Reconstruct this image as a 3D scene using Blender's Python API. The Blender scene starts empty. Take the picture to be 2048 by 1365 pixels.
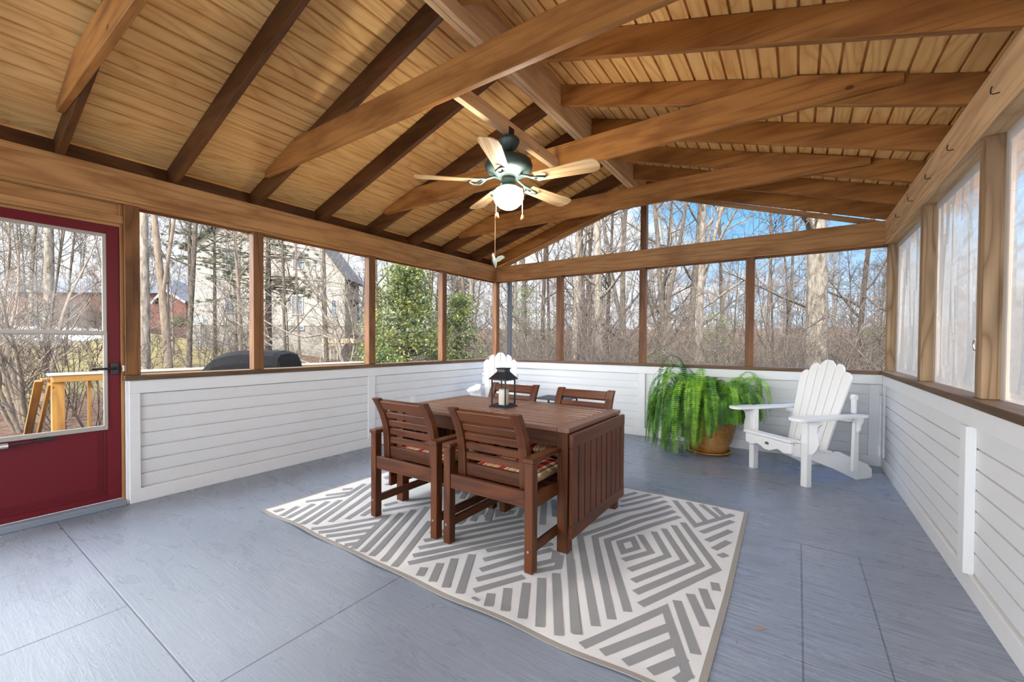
import bpy, math, random
import numpy as np
from mathutils import Matrix, Vector

C = bpy.context.scene.collection
sc = bpy.context.scene
random.seed(7)
PI = math.pi
SKY_BASE, SKY_GLOW, SUN_E, GLOBE_E = 0.52, 8.6, 2.3, 50.0
GROUND_K, HOUSE_K, TREE_K, LEAF_K = 0.30, 0.18, 0.28, 0.36     # outdoor albedo multipliers, lowered below natural to balance the bright sky

# ------------------------------------------------------------------ camera
F_PX = 836.6156
yaw, pitch, roll = -0.5989144, -0.0166487, 0.0059069
CAM = np.array([4.015108, -5.433932, 1.2])
_F = np.array([math.sin(yaw)*math.cos(pitch), math.cos(yaw)*math.cos(pitch), math.sin(pitch)])
_R = np.array([math.cos(yaw), -math.sin(yaw), 0.0])
_U = np.cross(_R, _F)
RT = math.cos(roll)*_R + math.sin(roll)*_U
UP = -math.sin(roll)*_R + math.cos(roll)*_U
cd = bpy.data.cameras.new('camera'); cam = bpy.data.objects.new('camera', cd); C.objects.link(cam)
cd.sensor_width = 36.0; cd.lens = F_PX/2048*36.0
cd.shift_x = 0.222/2048; cd.shift_y = 17.374/2048
cd.clip_start = 0.05; cd.clip_end = 1000
M = Matrix(((RT[0], UP[0], -_F[0], CAM[0]), (RT[1], UP[1], -_F[1], CAM[1]), (RT[2], UP[2], -_F[2], CAM[2]), (0, 0, 0, 1)))
cam.matrix_world = M
sc.camera = cam
F2 = _F[:2]/np.linalg.norm(_F[:2]); R2 = _R[:2]

def at(px, py, D):
    """world point seen at photograph pixel (px, py) at depth D in front of the camera"""
    d = _F + RT*(px-1024+0.222)/F_PX - UP*(py-682.5-17.374)/F_PX
    return CAM + d*D

# ------------------------------------------------------------------ exposure
sc.view_settings.view_transform = 'Standard'
sc.view_settings.look = 'None'
sc.view_settings.gamma = 1.0
sc.view_settings.use_curve_mapping = False
sc.view_settings.exposure = 1.44
try:
    sc.cycles.max_bounces = 10; sc.cycles.diffuse_bounces = 5; sc.cycles.transparent_max_bounces = 24
    sc.cycles.caustics_reflective = False; sc.cycles.caustics_refractive = False
    sc.cycles.use_denoising = True
    sc.cycles.sample_clamp_indirect = 6.0
except Exception:
    pass

# ------------------------------------------------------------------ node helpers
def N(nt, t, loc=None, **kw):
    n = nt.nodes.new(t)
    for k, v in kw.items():
        setattr(n, k, v)
    return n
def L(nt, a, b): nt.links.new(a, b)
def val(nt, sock, v):
    if isinstance(v, (int, float, tuple, list)): sock.default_value = v
    else: nt.links.new(v, sock)
def math_(nt, op, a, b=None, c=None, clamp=False):
    n = N(nt, 'ShaderNodeMath', operation=op); n.use_clamp = clamp
    val(nt, n.inputs[0], a)
    if b is not None: val(nt, n.inputs[1], b)
    if c is not None: val(nt, n.inputs[2], c)
    return n.outputs[0]
def mix_(nt, fac, a, b, mode='MIX'):
    n = N(nt, 'ShaderNodeMix', data_type='RGBA', blend_type=mode)
    val(nt, n.inputs[0], fac)
    for s, v in ((n.inputs[6], a), (n.inputs[7], b)):
        if isinstance(v, tuple): s.default_value = v if len(v) == 4 else v+(1,)
        else: nt.links.new(v, s)
    return n.outputs[2]
def noise(nt, vec, scale, detail=3.0, rough=0.5, dist=0.0):
    n = N(nt, 'ShaderNodeTexNoise'); n.inputs['Scale'].default_value = scale
    n.inputs['Detail'].default_value = detail; n.inputs['Roughness'].default_value = rough
    n.inputs['Distortion'].default_value = dist
    if vec is not None: nt.links.new(vec, n.inputs['Vector'])
    return n.outputs[0]
def vmul(nt, vec, s):
    n = N(nt, 'ShaderNodeVectorMath', operation='MULTIPLY'); nt.links.new(vec, n.inputs[0]); n.inputs[1].default_value = s
    return n.outputs[0]
def ramp(nt, fac, stops):
    n = N(nt, 'ShaderNodeValToRGB'); nt.links.new(fac, n.inputs[0]); cr = n.color_ramp
    while len(cr.elements) < len(stops): cr.elements.new(0.5)
    for e, (p, c) in zip(cr.elements, stops):
        e.position = p; e.color = c if len(c) == 4 else tuple(c)+(1,)
    return n.outputs[0]
def smooth_(nt, x, lo, hi):
    n = N(nt, 'ShaderNodeMapRange', interpolation_type='SMOOTHSTEP'); val(nt, n.inputs[0], x)
    n.inputs[1].default_value = lo; n.inputs[2].default_value = hi
    return n.outputs[0]
def s2l(r, g, b):
    f = lambda c: (c/255/12.92) if c/255 <= 0.04045 else ((c/255+0.055)/1.055)**2.4
    return (f(r), f(g), f(b))

# ------------------------------------------------------------------ sky
w = bpy.data.worlds.new('sky'); sc.world = w; w.use_nodes = True
nt = w.node_tree; nt.nodes.clear()
tc = N(nt, 'ShaderNodeTexCoord'); sep = N(nt, 'ShaderNodeSeparateXYZ'); L(nt, tc.outputs['Generated'], sep.inputs[0])
sx, sy, sz = sep.outputs
blue = ramp(nt, sz, [(0.0, s2l(214, 230, 246)), (0.10, s2l(184, 216, 246)), (0.26, s2l(112, 188, 250)), (0.6, s2l(70, 140, 220))])
den = math_(nt, 'ADD', math_(nt, 'MAXIMUM', sz, 0.0), 0.16)
cx_ = math_(nt, 'DIVIDE', sx, den); cy_ = math_(nt, 'DIVIDE', sy, den)
comb = N(nt, 'ShaderNodeCombineXYZ'); L(nt, cx_, comb.inputs[0]); L(nt, cy_, comb.inputs[1])
cl = noise(nt, comb.outputs[0], 1.1, 7.0, 0.62, 0.3)
# the cloud deck thickens towards the houses (-x) and behind the photographer (-y)
cover = math_(nt, 'ADD', math_(nt, 'MULTIPLY', smooth_(nt, sx, 0.05, -0.75), 0.42), math_(nt, 'ADD', math_(nt, 'MULTIPLY', smooth_(nt, sy, 0.3, -0.4), 0.6), math_(nt, 'MULTIPLY', smooth_(nt, sx, 0.40, 0.80), 0.45)))
lowc = math_(nt, 'MULTIPLY', smooth_(nt, sz, 0.22, 0.02), 0.10)
cm = smooth_(nt, math_(nt, 'ADD', math_(nt, 'ADD', cl, cover), lowc), 0.54, 0.74)
skyc = mix_(nt, cm, blue, s2l(236, 241, 248))
# unseen sky glow added behind the photographer and both sides to light the interior
sund = N(nt, 'ShaderNodeVectorMath', operation='DOT_PRODUCT'); L(nt, tc.outputs['Generated'], sund.inputs[0]); sund.inputs[1].default_value = (-0.25, -0.80, 0.55)
glow = math_(nt, 'ADD', math_(nt, 'MULTIPLY', smooth_(nt, sund.outputs['Value'], 0.30, 0.95), SKY_GLOW), math_(nt, 'ADD', 1.0, math_(nt, 'MULTIPLY', smooth_(nt, sz, 0.34, 0.85), 5.0)))
side_ = N(nt, 'ShaderNodeVectorMath', operation='DOT_PRODUCT'); L(nt, tc.outputs['Generated'], side_.inputs[0]); side_.inputs[1].default_value = (0.86, -0.10, 0.50)
glow = math_(nt, 'ADD', glow, math_(nt, 'MULTIPLY', smooth_(nt, side_.outputs['Value'], 0.30, 0.95), 4.2))
side2 = N(nt, 'ShaderNodeVectorMath', operation='DOT_PRODUCT'); L(nt, tc.outputs['Generated'], side2.inputs[0]); side2.inputs[1].default_value = (-0.82, 0.0, 0.57)
glow = math_(nt, 'ADD', glow, math_(nt, 'MULTIPLY', smooth_(nt, side2.outputs['Value'], 0.905, 0.985), 0.4))
bg = N(nt, 'ShaderNodeBackground'); L(nt, skyc, bg.inputs[0]); L(nt, math_(nt, 'MULTIPLY', glow, SKY_BASE), bg.inputs[1])
out = N(nt, 'ShaderNodeOutputWorld'); L(nt, bg.outputs[0], out.inputs[0])

# ------------------------------------------------------------------ sun through thin cloud, behind the photographer
sl = bpy.data.lights.new('sun', 'SUN'); sl.energy = SUN_E; sl.angle = math.radians(6); sl.color = (1.0, 0.95, 0.87)
sun = bpy.data.objects.new('sun', sl); C.objects.link(sun)
sdir = Vector((0.10, -0.80, 0.60)).normalized()      # towards the sun
sun.rotation_euler = sdir.to_track_quat('Z', 'Y').to_euler(); sun.location = (0, -20, 20)

# ------------------------------------------------------------------ mesh builder
RNG = np.random.default_rng(3)
class MB:
    def __init__(s): s.v = []; s.f = []; s.uv = []; s.m = []
    def add(s, vs, fs, uvs, m=0):
        b = len(s.v); s.v.extend(vs)
        for f, u in zip(fs, uvs):
            s.f.append([b+i for i in f]); s.uv.extend(u); s.m.append(m)
    def box(s, c, sz, R=None, g=None, m=0):
        c = np.array(c, float); h = np.array(sz, float)/2
        if R is None: R = np.eye(3)
        if g is None: g = int(np.argmax(h))
        b, d = [i for i in range(3) if i != g]
        loc = [np.array([x, y, z])*h for x in (-1, 1) for y in (-1, 1) for z in (-1, 1)]
        vs = [tuple(c+R@q) for q in loc]
        fs = [(0, 1, 3, 2), (4, 6, 7, 5), (0, 4, 5, 1), (2, 3, 7, 6), (0, 2, 6, 4), (1, 5, 7, 3)]
        u0, v0 = RNG.random()*40, RNG.random()*40
        uvs = []
        for k, f in enumerate(fs):
            ax = k//2
            if ax == g: uvs.append([(u0+loc[i][b]*0.4, v0+loc[i][d]) for i in f])
            else:
                o = d if ax == b else b
                uvs.append([(u0+loc[i][g], v0+loc[i][o]+(0.31 if ax == b else 0)+k*0.13) for i in f])
        s.add(vs, fs, uvs, m)
    def bx(s, x0, x1, y0, y1, z0, z1, g=None, m=0):
        s.box(((x0+x1)/2, (y0+y1)/2, (z0+z1)/2), (abs(x1-x0), abs(y1-y0), abs(z1-z0)), None, g, m)
    def beam(s, p0, p1, wd, ht, up=(0, 0, 1), m=0):
        p0 = np.array(p0, float); p1 = np.array(p1, float); a = p1-p0; ln = np.linalg.norm(a); a /= ln
        up = np.array(up, float); b = np.cross(up, a); b /= np.linalg.norm(b); c = np.cross(a, b)
        s.box((p0+p1)/2, (ln, wd, ht), np.stack([a, b, c], 1), 0, m)
    def prism(s, pts, o, ax, ay, t, m=0):
        o = np.array(o, float); ax = np.array(ax, float); ay = np.array(ay, float); n = np.cross(ax, ay); n /= np.linalg.norm(n)
        k = len(pts); A = [o+ax*x+ay*y for x, y in pts]; B = [p+n*t for p in A]
        vs = [tuple(p) for p in A+B]; u0 = RNG.random()*40
        fs = [list(range(k))[::-1], list(range(k, 2*k))]
        uv = [[(u0+pts[i][0], pts[i][1]) for i in range(k)][::-1], [(u0+pts[i][0], pts[i][1]+.5) for i in range(k)]]
        for i in range(k):
            j = (i+1) % k; fs.append([i, j, k+j, k+i])
            l = math.hypot(pts[j][0]-pts[i][0], pts[j][1]-pts[i][1])
            uv.append([(u0, 0), (u0+l, 0), (u0+l, t), (u0, t)])
        s.add(vs, fs, uv, m)
    def tube(s, pts, rad, n=8, cap=True, m=0):
        pts = [np.array(p, float) for p in pts]; k = len(pts)
        if not hasattr(rad, '__len__'): rad = [rad]*k
        T = [pts[min(i+1, k-1)]-pts[max(i-1, 0)] for i in range(k)]
        t0 = T[0]/max(np.linalg.norm(T[0]), 1e-9)
        ref = np.array([1.0, 0, 0]) if abs(t0[0]) < 0.8 else np.array([0, 1.0, 0])
        vs = []; ln = 0.0; us = []
        for i in range(k):
            t = T[i]/max(np.linalg.norm(T[i]), 1e-9)
            ref = ref-t*(ref@t); ref /= max(np.linalg.norm(ref), 1e-9); b = np.cross(t, ref)
            if i: ln += np.linalg.norm(pts[i]-pts[i-1])
            us.append(ln)
            for j in range(n):
                a = 2*PI*j/n
                vs.append(tuple(pts[i]+rad[i]*(math.cos(a)*ref+math.sin(a)*b)))
        fs = []; uv = []; per = 2*PI*max(rad)
        for i in range(k-1):
            for j in range(n):
                q = (j+1) % n
                fs.append((i*n+j, i*n+q, (i+1)*n+q, (i+1)*n+j))
                uv.append([(us[i], per*j/n), (us[i], per*(j+1)/n), (us[i+1], per*(j+1)/n), (us[i+1], per*j/n)])
        if cap and n > 3:
            fs.append(list(range(n))[::-1]); uv.append([(0, 0)]*n)
            fs.append([(k-1)*n+j for j in range(n)]); uv.append([(0, 0)]*n)
        s.add(vs, fs, uv, m)
    def lathe(s, prof, n=32, c=(0, 0, 0), m=0):
        k = len(prof); vs = []
        for r, z in prof:
            for j in range(n):
                a = 2*PI*j/n; vs.append((c[0]+r*math.cos(a), c[1]+r*math.sin(a), c[2]+z))
        fs = []; uv = []
        for i in range(k-1):
            for j in range(n):
                q = (j+1) % n
                fs.append((i*n+j, i*n+q, (i+1)*n+q, (i+1)*n+j))
                uv.append([(j/n, prof[i][1]), ((j+1)/n, prof[i][1]), ((j+1)/n, prof[i+1][1]), (j/n, prof[i+1][1])])
        s.add(vs, fs, uv, m)
    def poly(s, pts, m=0, uvs=None):
        s.add([tuple(p) for p in pts], [list(range(len(pts)))], [uvs or [(p[0], p[1]) for p in pts]], m)
    def build(s, name, mats, parent=None, origin=(0, 0, 0), smooth=False, bevel=0.0, seg=1):
        me = bpy.data.meshes.new(name); o3 = np.array(origin, float)
        V = np.array(s.v, float)-o3
        me.from_pydata(V.tolist(), [], s.f)
        uvl = me.uv_layers.new(name='UVMap'); uvl.data.foreach_set('uv', np.array(s.uv, np.float32).ravel())
        if not isinstance(mats, (list, tuple)): mats = [mats]
        for q in mats: me.materials.append(q)
        if len(mats) > 1: me.polygons.foreach_set('material_index', s.m)
        if smooth: me.polygons.foreach_set('use_smooth', [True]*len(me.polygons))
        me.update()
        o = bpy.data.objects.new(name, me); C.objects.link(o); o.location = origin
        if bevel:
            b = o.modifiers.new('edge', 'BEVEL'); b.width = bevel; b.segments = seg; b.limit_method = 'ANGLE'; b.angle_limit = math.radians(40)
            if seg > 1 or smooth: b.harden_normals = False
        if parent is not None: o.parent = parent
        return o

def tag(o, label=None, cat=None, group=None, kind=None):
    if label: o['label'] = label
    if cat: o['category'] = cat
    if group: o['group'] = group
    if kind: o['kind'] = kind
    return o
def thing(name, label, cat, loc=(0, 0, 0), rz=0.0, group=None, kind=None):
    o = bpy.data.objects.new(name, None); C.objects.link(o); o.empty_display_size = 0.1
    o.location = loc; o.rotation_euler = (0, 0, rz)
    return tag(o, label, cat, group, kind)
def kids(o): return [c for c in C.objects if c.parent == o]
def dup(o, parent=None):
    c = o.copy(); C.objects.link(c)
    if parent is not None: c.parent = parent
    for ch in kids(o): dup(ch, c)
    return c

# ------------------------------------------------------------------ materials
def new_mat(name):
    m = bpy.data.materials.new(name); m.use_nodes = True; nt = m.node_tree; nt.nodes.clear()
    o = N(nt, 'ShaderNodeOutputMaterial'); b = N(nt, 'ShaderNodeBsdfPrincipled'); L(nt, b.outputs[0], o.inputs[0])
    return m, nt, b, o
def bump(nt, b, h, strength, dist=0.01):
    n = N(nt, 'ShaderNodeBump'); n.inputs['Strength'].default_value = strength; n.inputs['Distance'].default_value = dist
    L(nt, h, n.inputs['Height']); L(nt, n.outputs[0], b.inputs['Normal'])
def plain(name, col, rough=0.5, metal=0.0, bumps=None, spec=0.5, vary=0.0):
    m, nt, b, o = new_mat(name); b.inputs['Roughness'].default_value = rough; b.inputs['Metallic'].default_value = metal
    b.inputs['Specular IOR Level'].default_value = spec
    tcn = N(nt, 'ShaderNodeTexCoord')
    if vary:
        nz = noise(nt, tcn.outputs['Object'], 9.0, 4.0)
        d = tuple(max(0, c*(1-vary)) for c in col); u = tuple(min(1, c*(1+vary)) for c in col)
        L(nt, mix_(nt, nz, d, u), b.inputs['Base Color'])
    else: b.inputs['Base Color'].default_value = tuple(col)+(1,)
    if bumps: bump(nt, b, noise(nt, tcn.outputs['Object'], bumps[0], 4.0), bumps[1], bumps[2])
    return m
def wood(name, light, dark, stain=None, rings=9.0, contrast=0.6, rough=0.55, knots=0.0, across=5.0, spec=0.3, weather=None, streaks=0.45):
    """sawn timber; u runs along the grain"""
    m, nt, b, o = new_mat(name)
    tcn = N(nt, 'ShaderNodeTexCoord'); uv = tcn.outputs['UV']
    big = noise(nt, vmul(nt, uv, (0.55, across, 1)), 1.0, 2.0, 0.45, 0.15)
    ring = math_(nt, 'ABSOLUTE', math_(nt, 'SINE', math_(nt, 'MULTIPLY', big, rings*PI)))
    fine = noise(nt, vmul(nt, uv, (3.0, 160.0, 1)), 1.0, 3.0, 0.6)
    f = math_(nt, 'ADD', math_(nt, 'MULTIPLY', math_(nt, 'POWER', ring, 0.7), contrast), math_(nt, 'MULTIPLY', fine, 1-contrast))
    col = mix_(nt, f, dark, light)
    blot = noise(nt, vmul(nt, uv, (1.6, 5.0, 1)), 1.0, 3.0, 0.6)
    if stain: col = mix_(nt, smooth_(nt, blot, 0.42, 0.72), col, mix_(nt, 0.65, col, stain))
    streak = smooth_(nt, noise(nt, vmul(nt, uv, (0.7, 48.0, 1)), 1.0, 3.0, 0.65), 0.53, 0.68)
    col = mix_(nt, math_(nt, 'MULTIPLY', streak, streaks), col, tuple(c*0.5 for c in dark))
    if weather: col = mix_(nt, math_(nt, 'MULTIPLY', smooth_(nt, noise(nt, vmul(nt, uv, (0.9, 9.0, 1)), 1.0, 4.0, 0.6), 0.5, 0.75), 0.55), col, weather)
    if knots:
        v = N(nt, 'ShaderNodeTexVoronoi'); v.inputs['Scale'].default_value = 1.0; L(nt, vmul(nt, uv, (3.6, 6.0, 1)), v.inputs['Vector'])
        sc_ = N(nt, 'ShaderNodeSeparateColor'); L(nt, v.outputs['Color'], sc_.inputs[0])
        keep = math_(nt, 'LESS_THAN', sc_.outputs[0], knots)
        kn = math_(nt, 'MULTIPLY', smooth_(nt, v.outputs['Distance'], 0.10, 0.05), keep)
        col = mix_(nt, math_(nt, 'MULTIPLY', kn, 0.85), col, tuple(c*0.28 for c in dark))
    L(nt, col, b.inputs['Base Color']); b.inputs['Roughness'].default_value = rough; b.inputs['Specular IOR Level'].default_value = spec
    bump(nt, b, f, 0.25, 0.004)
    return m

MAT = {}
MAT['beam'] = wood('stained_beam_wood', s2l(200, 152, 98), s2l(142, 96, 52), stain=s2l(132, 84, 44), rings=7, contrast=0.5, knots=0.18, rough=0.5)
MAT['rafter'] = wood('dark_stained_rafter_wood', s2l(110, 68, 34), s2l(58, 32, 13), stain=s2l(46, 24, 10), rings=6, contrast=0.45, knots=0.24, rough=0.5)
MAT['collar'] = wood('golden_stained_timber', s2l(186, 130, 68), s2l(124, 74, 30), stain=s2l(98, 54, 20), rings=6, contrast=0.4, knots=0.24, rough=0.5)
MAT['ridge'] = wood('pale_raw_timber', s2l(236, 204, 160), s2l(194, 150, 104), rings=7, contrast=0.5, knots=0.24, rough=0.6)
MAT['grey_timber'] = wood('weathered_pine_timber', s2l(230, 196, 152), s2l(176, 136, 94), stain=s2l(204, 166, 124), rings=8, contrast=0.65, knots=0.18, rough=0.65, weather=s2l(140, 126, 106))
MAT['post'] = wood('stained_post_wood', s2l(144, 98, 54), s2l(84, 50, 23), stain=s2l(74, 42, 18), rings=7, contrast=0.55, knots=0.18, rough=0.5)
MAT['post_dark'] = wood('dark_stained_post_wood', s2l(134, 88, 50), s2l(78, 46, 22), stain=s2l(66, 36, 16), rings=8, contrast=0.6, knots=0.08, rough=0.5)
MAT['grey_post'] = wood('weathered_pine_post', s2l(174, 144, 110), s2l(100, 74, 48), stain=s2l(136, 106, 76), rings=10, contrast=0.68, knots=0.12, rough=0.65, weather=s2l(128, 110, 90))
MAT['sill'] = wood('walnut_stained_sill_wood', s2l(114, 86, 60), s2l(64, 46, 30), rings=6, contrast=0.5, rough=0.6, weather=s2l(150, 128, 104))
MAT['ply'] = wood('grooved_plywood', s2l(246, 202, 132), s2l(196, 138, 72), stain=s2l(218, 160, 92), rings=15, contrast=0.55, rough=0.6, across=3.2, streaks=0.12)
MAT['table'] = wood('dark_acacia_wood', s2l(106, 57, 26), s2l(42, 20, 8), stain=s2l(60, 29, 11), rings=7, contrast=0.5, rough=0.42, spec=0.35)
MAT['tabletop'] = wood('weathered_sky_tinted_acacia', s2l(140, 104, 84), s2l(86, 56, 42), stain=s2l(108, 72, 54), rings=7, contrast=0.5, rough=0.34, spec=0.6)  # weathered, and paler still with sky reflection put into the colour
MAT['fanwood'] = wood('limed_oak', s2l(226, 192, 146), s2l(170, 126, 78), rings=9, contrast=0.7, rough=0.45, across=7)
MAT['decking'] = wood('yellow_treated_pine', s2l(140, 102, 44), s2l(98, 66, 24), stain=s2l(92, 62, 26), rings=7, contrast=0.5, rough=0.6, knots=0.08)
MAT['railcap'] = plain('bleached_rail_cap', s2l(150, 148, 142), 0.7, vary=0.12)

# rough-sawn white board
def white_board(name, col, v_dir):
    m, nt, b, o = new_mat(name)
    tcn = N(nt, 'ShaderNodeTexCoord'); ob = tcn.outputs['Object']
    s = (55.0, 55.0, 9.0) if v_dir else (9, 9, 55.0)
    n1 = noise(nt, vmul(nt, ob, s), 4.0, 3.0, 0.65)
    n2 = noise(nt, ob, 1.6, 3.0)
    L(nt, mix_(nt, math_(nt, 'MULTIPLY', n2, 0.22), col, tuple(c*0.8 for c in col)), b.inputs['Base Color'])
    b.inputs['Roughness'].default_value = 0.55; b.inputs['Specular IOR Level'].default_value = 0.3
    bump(nt, b, n1, 0.5, 0.004)
    return m
MAT['white'] = white_board('rough_sawn_white_board', s2l(224, 225, 225), True)
MAT['trim'] = plain('white_trim_paint', s2l(226, 227, 227), 0.5, bumps=(40, 0.15, 0.003), vary=0.03)
MAT['adi'] = plain('white_poly_lumber', s2l(236, 236, 234), 0.42, bumps=(120, 0.06, 0.002))
MAT['outlet'] = plain('white_plastic', s2l(236, 236, 234), 0.35)

# painted plywood floor
def floor_mat():
    m, nt, b, o = new_mat('grey_painted_plywood')
    tcn = N(nt, 'ShaderNodeTexCoord'); ob = tcn.outputs['Object']
    base_n = noise(nt, ob, 0.9, 4.0, 0.55)
    grain = noise(nt, vmul(nt, ob, (1.3, 16.0, 1)), 3.0, 5.0, 0.62, 0.6)
    scratch = noise(nt, vmul(nt, ob, (1.6, 42.0, 1)), 2.2, 4.0, 0.7, 0.2)
    worn = smooth_(nt, noise(nt, ob, 0.75, 2.0), 0.56, 0.70)
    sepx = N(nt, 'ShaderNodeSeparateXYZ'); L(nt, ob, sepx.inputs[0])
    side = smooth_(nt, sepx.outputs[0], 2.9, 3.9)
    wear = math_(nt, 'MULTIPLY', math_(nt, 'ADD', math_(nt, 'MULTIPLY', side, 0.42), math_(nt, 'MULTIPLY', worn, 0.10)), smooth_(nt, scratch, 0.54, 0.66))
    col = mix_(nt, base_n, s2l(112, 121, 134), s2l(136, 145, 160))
    col = mix_(nt, math_(nt, 'MULTIPLY', side, 0.7), col, mix_(nt, smooth_(nt, scratch, 0.3, 0.6), s2l(170, 179, 195), s2l(136, 146, 162)))   # worn paint plus window reflection painted in as a lighter tone, plastic-sheet side
    col = mix_(nt, math_(nt, 'MULTIPLY', wear, 0.72), col, s2l(58, 62, 72))
    # sheet joints
    def joint(c, vals, other=None):
        acc = None
        for v, lo, hi in vals:
            d = math_(nt, 'ABSOLUTE', math_(nt, 'SUBTRACT', c, v))
            j = smooth_(nt, d, 0.005, 0.0015)
            j = math_(nt, 'MULTIPLY', j, math_(nt, 'MULTIPLY', math_(nt, 'GREATER_THAN', other, lo), math_(nt, 'LESS_THAN', other, hi)))
            acc = j if acc is None else math_(nt, 'MAXIMUM', acc, j)
        return acc
    X, Y = sepx.outputs[0], sepx.outputs[1]
    jy = joint(Y, [(-3.59, -9, 2.36), (-4.86, -9, 9), (-2.385, 2.36, 9), (-1.17, -9, 9), (-0.84, 3.3, 9), (-6.05, -9, 9)], X)
    jx = joint(X, [(2.357, -9, 9), (0.72, -5.5, -4.86), (1.53, -9, -4.86), (4.05, -4.86, -2.385), (4.32, -9, -2.385)], Y)
    jn = math_(nt, 'MAXIMUM', jy, jx)
    col = mix_(nt, math_(nt, 'MULTIPLY', jn, 0.55), col, s2l(52, 56, 64))
    spots = N(nt, 'ShaderNodeTexVoronoi'); spots.inputs['Scale'].default_value = 1.7; L(nt, ob, spots.inputs['Vector'])
    col = mix_(nt, math_(nt, 'MULTIPLY', smooth_(nt, math_(nt, 'ADD', spots.outputs['Distance'], math_(nt, 'MULTIPLY', grain, 0.05)), 0.045, 0.034), 0.6), col, s2l(60, 62, 70))
    L(nt, col, b.inputs['Base Color'])
    gl = noise(nt, vmul(nt, ob, (1.2, 4.0, 1)), 2.2, 5.0, 0.7, 0.8)
    r = N(nt, 'ShaderNodeMapRange'); L(nt, gl, r.inputs[0]); r.inputs[1].default_value = 0.35; r.inputs[2].default_value = 0.68
    r.inputs[3].default_value = 0.22; r.inputs[4].default_value = 0.42
    L(nt, r.outputs[0], b.inputs['Roughness']); b.inputs['Specular IOR Level'].default_value = 0.42
    h = math_(nt, 'SUBTRACT', math_(nt, 'ADD', math_(nt, 'MULTIPLY', grain, 0.6), math_(nt, 'MULTIPLY', gl, 0.7)), jn)
    bump(nt, b, h, 0.28, 0.006)
    return m
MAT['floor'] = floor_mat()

def screen_mat(name, col, alpha):
    m, nt, b, o = new_mat(name); nt.nodes.remove(b)
    t = N(nt, 'ShaderNodeBsdfTransparent'); d = N(nt, 'ShaderNodeBsdfDiffuse'); d.inputs[0].default_value = col+(1,)
    mx = N(nt, 'ShaderNodeMixShader'); mx.inputs[0].default_value = alpha
    L(nt, t.outputs[0], mx.inputs[1]); L(nt, d.outputs[0], mx.inputs[2]); L(nt, mx.outputs[0], o.inputs[0])
    return m
MAT['screen'] = screen_mat('insect_screen', s2l(120, 124, 128), 0.10)
def glass_mat():
    m, nt, b, o = new_mat('clear_glass'); nt.nodes.remove(b)
    t = N(nt, 'ShaderNodeBsdfTransparent'); t.inputs[0].default_value = (0.96, 0.97, 0.97, 1)
    g = N(nt, 'ShaderNodeBsdfGlossy'); g.inputs['Roughness'].default_value = 0.02
    fr = N(nt, 'ShaderNodeFresnel'); fr.inputs[0].default_value = 1.45
    mx = N(nt, 'ShaderNodeMixShader'); L(nt, math_(nt, 'MULTIPLY', fr.outputs[0], 0.8), mx.inputs[0])
    L(nt, t.outputs[0], mx.inputs[1]); L(nt, g.outputs[0], mx.inputs[2]); L(nt, mx.outputs[0], o.inputs[0])
    return m
MAT['glass'] = glass_mat()
def plastic_mat():
    """cloudy wrinkled polythene stapled over the openings"""
    m, nt, b, o = new_mat('cloudy_polythene'); nt.nodes.remove(b)
    tcn = N(nt, 'ShaderNodeTexCoord'); ob = tcn.outputs['Object']
    wr = noise(nt, vmul(nt, ob, (1, 4.0, 0.7)), 1.0, 1.5, 0.4, 0.3)
    weave = noise(nt, vmul(nt, ob, (1, 30.0, 240.0)), 1.0, 2.0)
    bm = N(nt, 'ShaderNodeBump'); bm.inputs['Strength'].default_value = 0.15; bm.inputs['Distance'].default_value = 0.02
    L(nt, math_(nt, 'ADD', wr, math_(nt, 'MULTIPLY', weave, 0.04)), bm.inputs['Height'])
    rf = N(nt, 'ShaderNodeBsdfRefraction'); rf.inputs['IOR'].default_value = 1.03; rf.inputs['Roughness'].default_value = 0.24
    rf.inputs[0].default_value = (0.97, 0.955, 0.92, 1)
    L(nt, bm.outputs[0], rf.inputs['Normal'])
    t = N(nt, 'ShaderNodeBsdfTransparent'); t.inputs[0].default_value = (0.95, 0.935, 0.90, 1)
    m1 = N(nt, 'ShaderNodeMixShader'); m1.inputs[0].default_value = 0.20
    L(nt, rf.outputs[0], m1.inputs[1]); L(nt, t.outputs[0], m1.inputs[2])
    tl = N(nt, 'ShaderNodeBsdfTranslucent'); tl.inputs[0].default_value = (0.93, 0.91, 0.86, 1)
    df = N(nt, 'ShaderNodeBsdfDiffuse'); df.inputs[0].default_value = (0.72, 0.71, 0.68, 1); L(nt, bm.outputs[0], df.inputs['Normal'])
    m2 = N(nt, 'ShaderNodeMixShader'); m2.inputs[0].default_value = 0.4; L(nt, tl.outputs[0], m2.inputs[1]); L(nt, df.outputs[0], m2.inputs[2])
    gs = N(nt, 'ShaderNodeBsdfGlossy'); gs.inputs['Roughness'].default_value = 0.25; L(nt, bm.outputs[0], gs.inputs['Normal'])
    m3 = N(nt, 'ShaderNodeMixShader'); m3.inputs[0].default_value = 0.20; L(nt, m1.outputs[0], m3.inputs[1]); L(nt, m2.outputs[0], m3.inputs[2])
    m4 = N(nt, 'ShaderNodeMixShader'); m4.inputs[0].default_value = 0.05; L(nt, m3.outputs[0], m4.inputs[1]); L(nt, gs.outputs[0], m4.inputs[2])
    L(nt, m4.outputs[0], o.inputs[0])
    return m
MAT['poly'] = plastic_mat()
MAT['polyhem'] = screen_mat('folded_polythene_hem', s2l(190, 190, 190), 0.75)
MAT['red'] = plain('burgundy_door_paint', s2l(104, 24, 34), 0.45, spec=0.25, bumps=(60, 0.08, 0.002))
MAT['alu'] = plain('grey_aluminium', s2l(168, 162, 154), 0.4, 0.3)
MAT['black'] = plain('black_metal', s2l(30, 30, 32), 0.4, 0.2)
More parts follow.
